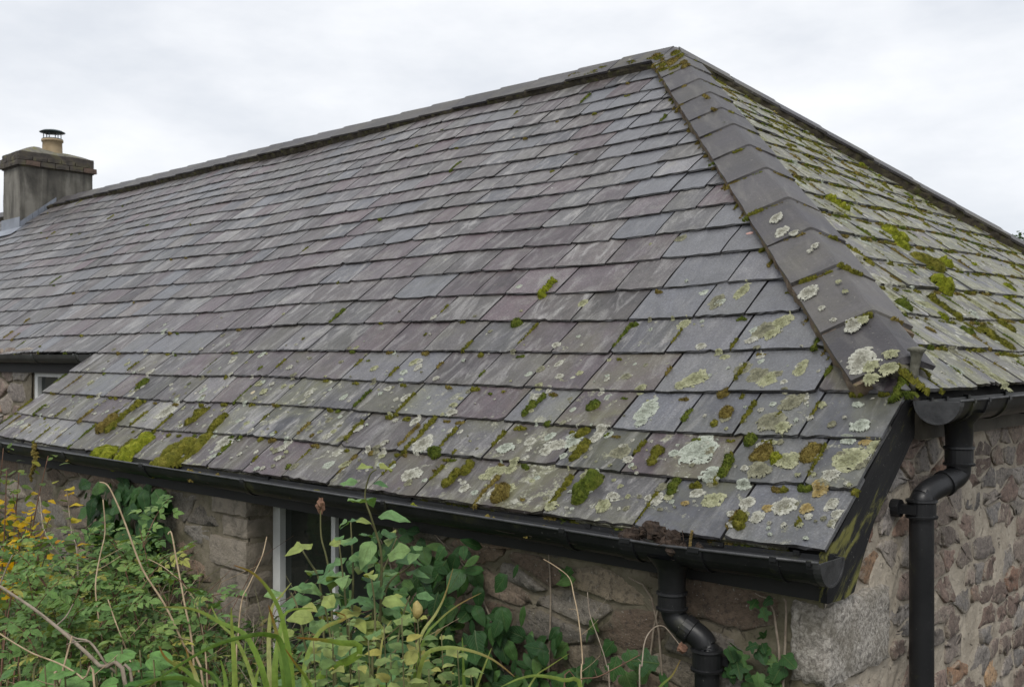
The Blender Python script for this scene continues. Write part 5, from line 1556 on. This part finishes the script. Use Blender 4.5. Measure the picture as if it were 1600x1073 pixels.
# ================================================================== LEAVES
from mathutils import Matrix, Vector
def leafmesh(name, V, F, lc, mat):
    return mesh(name, V, F, mat, {'lc': ('FLOAT_VECTOR', lc)}, True)
def ovate(mat, wid, q, n=6, droop=.25, fold=.16, serr=.03, tipp=1.25):
    V = []; F = []; lc = []
    for i in range(n + 1):
        y = i / n
        w = wid * (math.sin(math.pi * min(1, y ** .78)) ** .8 if 0 < y < 1 else .02) * (1 + serr * (1 if i % 2 else -1))
        w *= (1 - .22 * max(0, y - .55) * tipp)
        z = -droop * y * y + .05 * math.sin(y * 5 + q.uniform(0, 6))
        for sx in (-1, -.5, 0, .5, 1):
            V.append((sx * w, y, z + fold * abs(sx) * wid * 1.6 * math.sin(math.pi * y) - (.03 * abs(sx) if abs(sx) == 1 else 0) + q.uniform(-.012, .012)))
            lc.append((sx, y, 0))
    for i in range(n):
        for j in range(4):
            a = i * 5 + j; F.append((a, a + 1, a + 6, a + 5))
    return leafmesh("leaf", V, F, lc, mat)
def lobed(mat, q, lobes=5, deep=.45, n=20):
    V = [(0, .0, 0)]; lc = [(0, 0, 0)]; F = []
    for i in range(n + 1):
        f = -math.pi * .86 + 2 * math.pi * .86 * i / n
        r = .5 * (1 - deep / 2 + deep / 2 * math.cos(lobes * f)) * (1 + .25 * math.cos(f))
        x, y = r * math.sin(f), .42 + r * math.cos(f)
        V.append((x, y, -.25 * (x * x + (y - .4) ** 2) + q.uniform(-.02, .02))); lc.append((x * 2, y, 0))
    c = len(V); V.append((0, .42, .03)); lc.append((0, .42, 0))
    F = [(c, i, i + 1) for i in range(1, n + 1)] + [(c, n + 1, 0), (c, 0, 1)]
    return leafmesh("leaf", V, F, lc, mat)
def compound(mat, q, pairs=3, lw=.15):
    V = []; F = []; lc = []
    def let(px, py, ang, L):
        b = len(V); ca, sa = math.cos(ang), math.sin(ang)
        tl = q.uniform(-.12, .12)
        for x, y, z in ((0, 0, 0), (-lw * L * 2.6, .42, .05), (0, .45, -.02), (lw * L * 2.6, .42, .05), (-lw * L * 1.7, .75, .03), (0, .78, -.04), (lw * L * 1.7, .75, .03), (0, 1.0, -.12)):
            X, Y = x, y * L
            V.append((px + X * ca + Y * sa, py - X * sa + Y * ca, z * L + tl * X * 2 - .25 * (py + Y * ca) ** 2)); lc.append((x * 3, y, 0))
        for f in ((0, 2, 1), (0, 3, 2), (1, 2, 5, 4), (2, 3, 6, 5), (4, 5, 7), (5, 6, 7)): F.append(tuple(k + b for k in f))
    for i in range(pairs):
        y = .12 + .55 * i / max(1, pairs - 1)
        for sg in (-1, 1): let(sg * .01, y, sg * q.uniform(.9, 1.2), q.uniform(.34, .44) * (1 - .15 * i))
    let(0, .7, q.uniform(-.1, .1), .42)
    nb_ = len(V) // 8
    F += [(8 * i, 8 * (i + 1), 8 * (i + 2)) for i in range(nb_ - 2)]
    return leafmesh("leaf", V, F, lc, mat)
def roundleaf(mat, q, n=18):
    V = [(0, .5, .0)]; lc = [(0, .5, 0)]; F = []
    for ring, R_ in ((1, .26), (2, .5)):
        for i in range(n):
            f = 2 * math.pi * i / n
            r = R_ * (1 + (.05 * math.cos(7 * f) if ring == 2 else 0)) * (1 - (.35 if ring == 2 else .1) * max(0, -math.cos(f)) ** 8)
            x, y = r * math.sin(f), .5 + r * math.cos(f)
            V.append((x, y, (.05 if ring == 1 else -.02) * math.cos(7 * f) * .8 - .5 * (r ** 2) * .4 + q.uniform(-.025, .025))); lc.append((x * 2, y, 0))
    F = [(0, 1 + i, 1 + (i + 1) % n) for i in range(n)] + [(1 + i, 1 + n + i, 1 + n + (i + 1) % n, 1 + (i + 1) % n) for i in range(n)]
    return leafmesh("leaf", V, F, lc, mat)
def put_leaf(parent, data, pos, dirv, nrm, size):
    y = Vector(dirv).normalized(); z = Vector(nrm); x = y.cross(z)
    if x.length < 1e-4: x = y.cross(Vector((1, 0, 0)))
    x.normalize(); z = x.cross(y)
    m = Matrix((x, y, z)).transposed()
    o = bpy.data.objects.new("leaf", data)
    COL.objects.link(o); o.parent = parent
    o.location = np.asarray(pos, float) - WL[parent.name]
    o.rotation_euler = m.to_euler(); o.scale = (size, size, size)
    return o
def stem_obj(parent, path, r0, r1, mat, name="stem", n=5):
    p = smooth_path(path, 4)
    V, F = tube(p, list(np.linspace(r0, r1, len(p))), n)
    mk(name, V, F, mat, parent, smooth=True)
    return p
def along(p, t):
    L = [0.0]
    for a, b in zip(p[:-1], p[1:]): L.append(L[-1] + np.linalg.norm(b - a))
    d = t * L[-1]
    for i in range(len(p) - 1):
        if L[i + 1] >= d:
            u = (d - L[i]) / (L[i + 1] - L[i] + 1e-9)
            return p[i] + (p[i + 1] - p[i]) * u, (p[i + 1] - p[i]) / (np.linalg.norm(p[i + 1] - p[i]) + 1e-9)
    return p[-1], p[-1] - p[-2]
def grow(path):                # carry a stem on down to the soil
    p = [np.array(x, float) for x in path]
    e = p[-1]; p.append(np.array([e[0] + .02, e[1] + .02, GROUND - .02]))
    return p
q = random.Random(91)
UP = np.array([0, 0, 1.0])
def rvec(): return np.array([q.uniform(-1, 1), q.uniform(-1, 1), q.uniform(-1, 1)])
# leafy shrub in front of the window
OV = [ovate(M['leaf'], w, q, 7, d) for w, d in ((.30, .2), (.34, .35), (.27, .45), (.32, .1))]
shrub = empty("leafy_shrub", (-1.0, -.75, GROUND))
tag(shrub, "tall green shrub with broad pointed leaves reaching above the gutter by the window", "shrub")
for i, P in enumerate(SHRUB):
    p = stem_obj(shrub, grow(P), .0018, .0045, M['stem'])
    Ltot = sum(np.linalg.norm(b - a) for a, b in zip(p[:-1], p[1:]))
    t = .0; kk = 0; ph = q.uniform(0, 6.28)
    while t < min(.55, .55 / Ltot):
        pos, d = along(p, t)
        for sg in (0, math.pi):
            if i in (1, 2) and t < .06: continue
            a = ph + sg + q.uniform(-.4, .4)
            out = np.array([math.cos(a), math.sin(a), q.uniform(-.1, .45)])
            sz = q.uniform(.048, .088) * (.72 if t < .04 else 1)
            pe = pos + out * q.uniform(.012, .035)
            put_leaf(shrub, q.choice(OV), pe, out + rvec() * .2 - UP * q.uniform(0, .35), UP + rvec() * .35 + np.array([.25, -.35, 0]), sz)
        ph += math.pi / 2 + q.uniform(-.2, .2); t += q.uniform(.040, .070) / Ltot * 1.05; kk += 1
V, F = lump(np.array(SHRUB[1][0]), .011, 5, .5, 8, 6, (1, 1, 1.6))
mk("seed_head", V, F, M['twig2'], shrub)
# pale herbs along the front
OH = [ovate(M['herb'], w, q, 5, d, .12) for w, d in ((.36, .15), (.42, .3), (.33, .25))]
herb = empty("pale_herb", (-.45, -1.15, GROUND))
tag(herb, "low pale green herb patch with small rounded leaves and a yellow bud in front", "herb")
for i, P in enumerate(HERB):
    b = np.array(P); p = stem_obj(herb, [b, b + [.01, 0, -.2], b + [q.uniform(-.05, .05), q.uniform(-.05, .05), -.5], [b[0] + q.uniform(-.08, .08), b[1], GROUND - .02]], .0012, .003, M['stem'])
    for j in range(16):
        pos, d = along(p, .004 + j * .013)
        a = j * 2.4 + q.uniform(-.4, .4); out = np.array([math.cos(a), math.sin(a), q.uniform(0, .6)])
        put_leaf(herb, q.choice(OH), pos + out * .008, out + rvec() * .25, UP + rvec() * .4 + np.array([.2, -.3, 0]), q.uniform(.022, .043) * (.65 + .35 * min(1, j / 3)))
bb = np.array(HERB[6]) + [0, 0, .012]
V, F = lump(bb, .013, 8, .25, 10, 7, (.8, .8, 1.4)); mk("bud", V, F, M['bud'], herb, smooth=True)
# strap leaved clump and grasses: every blade a part
def blade(parent, path, wid, mat, name="leaf", taper=.75):
    p = smooth_path(path, 4); n = len(p); V = []; F = []; lc = []
    fwv = np.array([math.sin(YAW), math.cos(YAW), 0])
    tw = q.uniform(-.7, .7)
    for i, c in enumerate(p):
        t = i / (n - 1)
        d = p[min(i + 1, n - 1)] - p[max(i - 1, 0)]; d /= np.linalg.norm(d) + 1e-9
        side = np.cross(d, fwv); side /= np.linalg.norm(side) + 1e-9
        nr = np.cross(side, d)
        side = side * math.cos(tw) + nr * math.sin(tw); nr = np.cross(side, d)
        w = wid / 2 * min(1, (1 - t) / taper + .04) ** .7 * (.75 + .25 * min(1, t * 4))
        for sx in (-1, 0, 1):
            V.append(c + side * sx * w + nr * (abs(sx) * w * .35)); lc.append((sx, t, 0))
    for i in range(n - 1):
        for j in range(2):
            a = i * 3 + j; F.append((a, a + 1, a + 4, a + 3))
    return mk(name, V, F, mat, parent, {'lc': ('FLOAT_VECTOR', lc)}, True)
iris = empty("strap_leaf_clump", (-.80, -1.20, GROUND))
tag(iris, "clump of long arching strap leaves with browning tips left of the pale herbs", "clump plant")
for i, P in enumerate(IRIS):
    pp = [np.array(x) for x in P]; b = pp[0]
    blade(iris, [np.array([b[0] * .6 - .80 * .4, b[1] * .6 - 1.2 * .4, GROUND - .02]), (b + np.array([-.80, -1.2, b[2]])) / 2 * [1, 1, 1] - [0, 0, .2]] + pp, q.uniform(.011, .018), M['blade'])
for i in range(150):
    a = q.uniform(0, 6.28); r0 = q.uniform(0, .10)
    b = np.array([-.80 + r0 * math.cos(a) * 1.6 + q.uniform(-.12, .12), -1.16 + r0 * math.sin(a), GROUND - .02])
    le = q.uniform(.10, .36); H = q.uniform(.62, .98)
    o = np.array([math.cos(a), math.sin(a), 0])
    blade(iris, [b, b + o * le * .15 + UP * H * .55, b + o * le * .45 + UP * H * .92, b + o * le * .85 + UP * H * (1.0 - q.uniform(.0, .12)), b + o * le * 1.25 + UP * H * (.98 - q.uniform(.02, .3))], q.uniform(.008, .016), M['blade'])
grs = empty("grass_tuft", (-.40, -1.1, GROUND))
tag(grs, "loose tuft of narrow bright grass blades right of the pale herbs", "grass tuft")
for P in GRASS:
    pp = [np.array(x) for x in P]; b = pp[0]
    blade(grs, [np.array([b[0], b[1], GROUND - .02]), b - [0, 0, .25]] + pp, q.uniform(.007, .011), M['grass'])
for i in range(40):
    a = q.uniform(0, 6.28); b = np.array([-.42 + q.uniform(-.22, .22), -1.05 + q.uniform(-.15, .15), GROUND - .02])
    o = np.array([math.cos(a), math.sin(a), 0]); H = q.uniform(.55, .86); le = q.uniform(.08, .3)
    blade(grs, [b, b + o * le * .2 + UP * H * .6, b + o * le * .6 + UP * H * .95, b + o * le * 1.2 + UP * H * (.95 - q.uniform(0, .25))], q.uniform(.006, .011), M['grass'])
# brambles
CP = [compound(M['bramble'], q, p_, .125) for p_ in (2, 3, 3, 2, 3)]
THICKETS = [("tangled bramble thicket with small toothed leaves rising highest beside the dark creeper", (5, 6, 12, 17, 18, 19, 3)),
            ("bramble thicket with small leaves between the yellow shrub and the round leaved plant", (0, 1, 2, 4, 7, 8, 9, 20)),
            ("low bramble sprays with small leaves along the bottom left under the thick grey cane", (10, 11, 13, 14, 15, 16))]
for lab, ids in THICKETS:
    c0 = np.mean([BRAMBLE[i][-1] for i in ids], 0)
    brm = empty("bramble_thicket", (c0[0], c0[1], GROUND))
    tag(brm, lab, "bramble", "brambles at the lower left")
    nl = 0
    for i in ids:
        p = stem_obj(brm, grow(BRAMBLE[i]), .0016, .004, M['twig2'] if i % 3 else M['stem'], "cane")
        Lt = sum(np.linalg.norm(v - u) for u, v in zip(p[:-1], p[1:]))
        for side in range(3):
            if side == 0: pp, cnt, stp = p, 18, .026
            else:
                o, d = along(p, q.uniform(.02, .22) / Lt * 1.0 if Lt else .1)
                dv = rvec() + UP * .5; dv /= np.linalg.norm(dv)
                e = o + dv * q.uniform(.10, .20)
                pp = stem_obj(brm, [e, (o + e) / 2 + UP * .02, o], .0009, .0018, M['twig2'], "cane")
                cnt, stp = 8, .022
            Lp = sum(np.linalg.norm(v - u) for u, v in zip(pp[:-1], pp[1:]))
            for j in range(cnt):
                if nl >= 296: break
                pos, d = along(pp, min(.98, (j * stp + q.uniform(0, .008)) / Lp))
                a = j * 2.4 + q.uniform(-.5, .5); out = np.array([math.cos(a), math.sin(a), q.uniform(-.1, .7)])
                put_leaf(brm, q.choice(CP), pos, out + rvec() * .3, UP + rvec() * .5 + np.array([.2, -.35, 0]), q.uniform(.045, .085)); nl += 1
# yellow shrub at the far left
OY = [ovate(M['yellow'], .36, q, 4, .2, .1), ovate(M['yellow'], .42, q, 4, .35, .1)]
OG = [ovate(M['yellowgreen'], .36, q, 4, .2, .1), ovate(M['yellowgreen'], .33, q, 4, .3, .1)]
ylw = empty("yellow_shrub", (-2.5, -1.1, GROUND))
tag(ylw, "shrub with golden yellow autumn leaves at the far left under the gutter", "shrub")
for i, P in enumerate(YELLOW):
    p = stem_obj(ylw, grow(P), .0014, .004, M['twig2'])
    for j in range(26):
        pos, d = along(p, .0 + j * .013)
        a = j * 2.4 + q.uniform(-.6, .6); out = np.array([math.cos(a), math.sin(a), q.uniform(-.2, .6)])
        yel = pos[2] < .02 + q.uniform(-.06, .06) and pos[2] > -.28
        put_leaf(ylw, q.choice(OY if yel and q.random() < .85 else OG), pos + out * q.uniform(.005, .05), out + rvec() * .4, UP + rvec() * .7 + np.array([.2, -.3, 0]), q.uniform(.024, .042))
# twigs carrying yellow leaves, part of the dead stalks below
# round leaved ground plant
RL = [roundleaf(M['round'], q) for _ in range(3)]
rnd_p = empty("round_leaf_plant", (-1.25, -1.35, GROUND))
tag(rnd_p, "low plant with big round crinkled leaves at the bottom left", "plant")
for i, P in enumerate(ROUND):
    b = np.array(P)
    for j in range(5):
        c = b + np.array([q.uniform(-.05, .05), q.uniform(-.05, .05), -.035 * j - q.uniform(0, .03)])
        a = q.uniform(0, 6.28); o = np.array([math.cos(a), math.sin(a), q.uniform(-.25, .1)])
        put_leaf(rnd_p, q.choice(RL), c - o * .03, o, UP + rvec() * .45 + np.array([.25, -.3, 0]), q.uniform(.045, .085))
    stem_obj(rnd_p, [b, b + [0.01, .01, -.3], [b[0], b[1], GROUND - .02]], .002, .0035, M['stem'])
# creepers on the walls
LB = [ovate(M['ivy'], w, q, 6, .3, .1, .0) for w in (.20, .27, .36)]
IVL = [lobed(M['ivy'], q), lobed(M['ivy'], q, 5, .5), lobed(M['ivy'], q, 3, .4)]
def creeper(name, lab, cat, pts, leaves, size, loc, yoff=.05, stems=3, drop=True):
    e = empty(name, loc); tag(e, lab, cat)
    xs = [p[0] for p in pts]; zs = [p[1] for p in pts]
    for k in range(stems):
        x0 = q.uniform(min(xs), max(xs)); x1 = q.uniform(min(xs), max(xs))
        stem_obj(e, [(x1, FY - .02, max(zs)), ((x0 + x1) / 2 + .03, FY - .022, (max(zs) + min(zs)) / 2), (x0, FY - .025, GROUND)], .002, .005, M['twig1'])
    for x, z in pts:
        o = np.array([q.uniform(-.8, .8), -.25, q.uniform(-1, .15) if drop else q.uniform(-.6, .6)])
        put_leaf(e, q.choice(leaves), (x, FY - .015 - q.uniform(0, yoff), z), o, np.array([.35, -1, .55]) + rvec() * .35, q.uniform(*size))
    return e
creeper("dark_creeper", "dark glossy creeper climbing the shaded stone wall left of the window recess", "creeper",
        [(q.uniform(-4.02, -3.33), -.12 - .42 * q.random() ** 1.0) for _ in range(170)], LB, (.065, .125), (-3.7, .0, GROUND), .14)
creeper("wall_creeper", "dense dark green creeper under the gutter between window and front downpipe", "creeper",
        [(min(-.98, q.gauss(-1.42, .22)), -.12 - .5 * q.random()) for _ in range(190)] + [(q.uniform(-1.3, -.75), -.33 - .3 * q.random()) for _ in range(50)],
        LB + LB + IVL[2:], (.05, .095), (-1.4, .0, GROUND), .16)
creeper("ivy", "small bright ivy sprays on the stone wall between front downpipe and granite corner", "ivy",
        IVY_RIGHT + [(x + q.uniform(-.02, .02), z + q.uniform(-.03, .02)) for x, z in IVY_RIGHT[3:]], IVL, (.034, .060), (-.2, .0, GROUND), .03, 2)
creeper("small_ivy", "single ivy spray with lobed leaves at the left of the front downpipe", "ivy",
        [(-.86, -.16), (-.83, -.19), (-.80, -.34), (-.74, -.31), (-.70, -.36), (-.64, -.38), (-.60, -.35), (-.58, -.40), (-.53, -.42), (-.48, -.37), (-.66, -.44), (-.78, -.42), (-.88, -.40)], IVL + LB[:1], (.055, .085), (-.7, .0, GROUND), .08, 2)
# dead stems and canes
for lab, r, c, P in DRY:
    e = empty("dead_stem", (P[-1][0], P[-1][1], GROUND))
    tag(e, lab, "dead stem", "dead stems standing among the weeds")
    p = stem_obj(e, grow(P), r * .32, r * .58, M['twig%d' % c], "stalk", 6)
    for j in range(q.randint(1, 3)):
        pos, d = along(p, q.uniform(.05, .35))
        o = np.cross(d, rvec()); o = o / np.linalg.norm(o) + UP * .6
        stem_obj(e, [pos, pos + o * .03, pos + o * .06 + rvec() * .01], r * .25, r * .15, M['twig%d' % c], "twig", 4)
    if "yellow leaves" in lab:
        for j in range(16):
            pos, d = along(p, .0 + j * .012); a = j * 2.4
            put_leaf(e, q.choice(OY + OG), pos, np.array([math.cos(a), math.sin(a), .3]), UP + rvec() * .5, q.uniform(.03, .05))
    if "seed head" in lab:
        pos = np.array(P[0]); V, F = lump(pos, .012, 66, .6, 8, 6); mk("seed_head", V, F, M['twig2'], e)

# ================================================================== UNDERGROWTH (uncounted)
g = np.random.default_rng(5)
N = 95000
X = g.uniform(-6.6, 0.35, N); Y = g.uniform(-2.0, .0, N)
top = -.60 + .12 * np.sin(X * 3.1 + Y * 2) + .09 * np.sin(X * 7.3 - Y * 5.1)
top = np.where(X > -1.2, top - .02, top + .07); top = np.where(Y < -1.3, top - .15, top)
Z = GROUND + (top - GROUND) * g.random(N) ** .45
keep = ~((X > -.55) & (Y < -1.0)) & ~((X > -.30) & (g.random(N) < .5))
X, Y, Z = X[keep], Y[keep], Z[keep]; N = len(X)
az = g.uniform(0, 2 * np.pi, N); el = g.uniform(-.5, .7, N); L = g.uniform(.018, .055, N); W = L * g.uniform(.32, .62, N)
D = np.stack([np.cos(az) * np.cos(el), np.sin(az) * np.cos(el), np.sin(el)], 1)
Sd = np.stack([-np.sin(az), np.cos(az), g.uniform(-.5, .5, N)], 1)
Pp = np.stack([X, Y, Z], 1)
dr = np.zeros((N, 3)); dr[:, 2] = -.25 * L
Vv = np.stack([Pp, Pp + D * (L * .5)[:, None] + Sd * (W * .5)[:, None], Pp + D * L[:, None] + dr, Pp + D * (L * .5)[:, None] - Sd * (W * .5)[:, None]], 1).reshape(-1, 3)
me = bpy.data.meshes.new("undergrowth")
me.vertices.add(4 * N); me.vertices.foreach_set("co", Vv.ravel())
me.loops.add(6 * N); me.polygons.add(2 * N)
idx = (np.arange(N) * 4)[:, None] + np.array([0, 1, 2, 0, 2, 3])[None]
me.loops.foreach_set("vertex_index", idx.ravel().astype(np.int32))
me.polygons.foreach_set("loop_start", (np.arange(2 * N) * 3).astype(np.int32))
me.update(calc_edges=True); me.materials.append(M['under_leaf'])
und = bpy.data.objects.new("undergrowth", me); COL.objects.link(und); tag(und, kind="stuff")
q = random.Random(55)
for matn, cnt, hi in (('twig1', 330, .8), ('twig0', 120, .9), ('stem', 300, .9), ('twig2', 220, .95)):
    st_ = MB()
    for i in range(cnt):
        b = np.array([q.uniform(-5.5, .1) if i % 2 else q.uniform(-3.2, -.9), q.uniform(-1.7, -.05), GROUND - .02])
        if b[0] > -.55 and b[1] < -1.0: continue
        o = rvec() * [.35, .35, 0]; H = q.uniform(.45, hi) * (.8 if b[0] > -1.2 else 1)
        st_.add(*tube([b, b + o * .35 + UP * H * .6, b + o * .8 + UP * H * .9 + rvec() * .03, b + o * 1.3 + UP * H], [.0026, .0022, .0016, .0008], 4))
    tag(st_.make("undergrowth_stems", M[matn], None), kind="stuff")

gb = MB()
for i in range(900):                                       # fine meadow grass between the clumps
    x = q.choice((q.gauss(-.95, .28), q.gauss(-.65, .2), q.uniform(-2.6, -.5)))
    b = np.array([x, q.uniform(-1.25, -.35), GROUND - .02])
    if b[0] > -.50: continue
    a = q.uniform(0, 6.28); o = np.array([math.cos(a), math.sin(a), 0]); H = q.uniform(.5, .82); le = q.uniform(.05, .28); w = q.uniform(.0025, .005)
    sd = np.array([-math.sin(a + q.uniform(-1, 1)), math.cos(a), 0]) * w
    P = [b, b + o * le * .2 + UP * H * .55, b + o * le * .55 + UP * H * .9, b + o * le * 1.1 + UP * H * (.98 - q.uniform(0, .2))]
    V = []; lc = []
    for t_, p in enumerate(P):
        k_ = 1 - (t_ / 3) ** 2 * .9
        V += [p - sd * k_, p + sd * k_]; lc += [(-1, t_ / 3, 0), (1, t_ / 3, 0)]
    gb.add(V, [(0, 1, 3, 2), (2, 3, 5, 4), (4, 5, 7, 6)], lc=lc)
M['meadow'] = leaf_material("meadow_grass", [(0.0, (.15, .23, .05)), (1.0, (.15, .23, .05))], 0.5, 0.4, (.30, .24, .10), False)
tag(gb.make("grass", M['meadow'], None, True, {'lc': 'FLOAT_VECTOR'}), kind="stuff")

# ================================================================== FAR TREE
tc_ = np.array([-7.22, 25.4, GROUND])
tree = empty("tree", tc_); tag(tree, "distant dark green tree just showing above the roof edge at the far right", "tree")
V, F = tube([tc_, tc_ + [.05, 0, 1.5], tc_ + [0, .1, 3.2], tc_ + [.05, 0, 4.6]], [.16, .13, .08, .02], 8)
mk("trunk", V, F, M['bark'], tree, smooth=True)
br_ = MB(); q = random.Random(66)
for i in range(14):
    z = q.uniform(1.2, 4.0); a = q.uniform(0, 6.28); l = q.uniform(.4, .85)
    br_.add(*tube([tc_ + [0, 0, z], tc_ + [l * math.cos(a), l * math.sin(a), z + l * .5]], [.04, .01], 5))
br_.make("limb", M['bark'], tree)
cw = MB(); lcs = []
for i in range(2600):
    u = rvec(); u /= np.linalg.norm(u) + 1e-6
    cc = q.choice(((0, 0, 4.56, .36), (.05, .05, 4.05, .5), (.35, .1, 3.1, .75), (-.35, .2, 3.0, .75), (.1, -.3, 2.6, .85), (0, .3, 2.2, .8)))
    p = tc_ + np.array(cc[:3]) + u * cc[3] * q.uniform(.55, 1.08)
    d = rvec(); e = rvec(); l = q.uniform(.05, .11)
    cw.add([p, p + d * l, p + d * l * .6 + e * l * .7], [(0, 1, 2)], lc=[(0, 0, 0), (0, 1, 0), (.5, .6, 0)])
cw.make("crown", M['treecrown'], tree, types={'lc': 'FLOAT_VECTOR'})
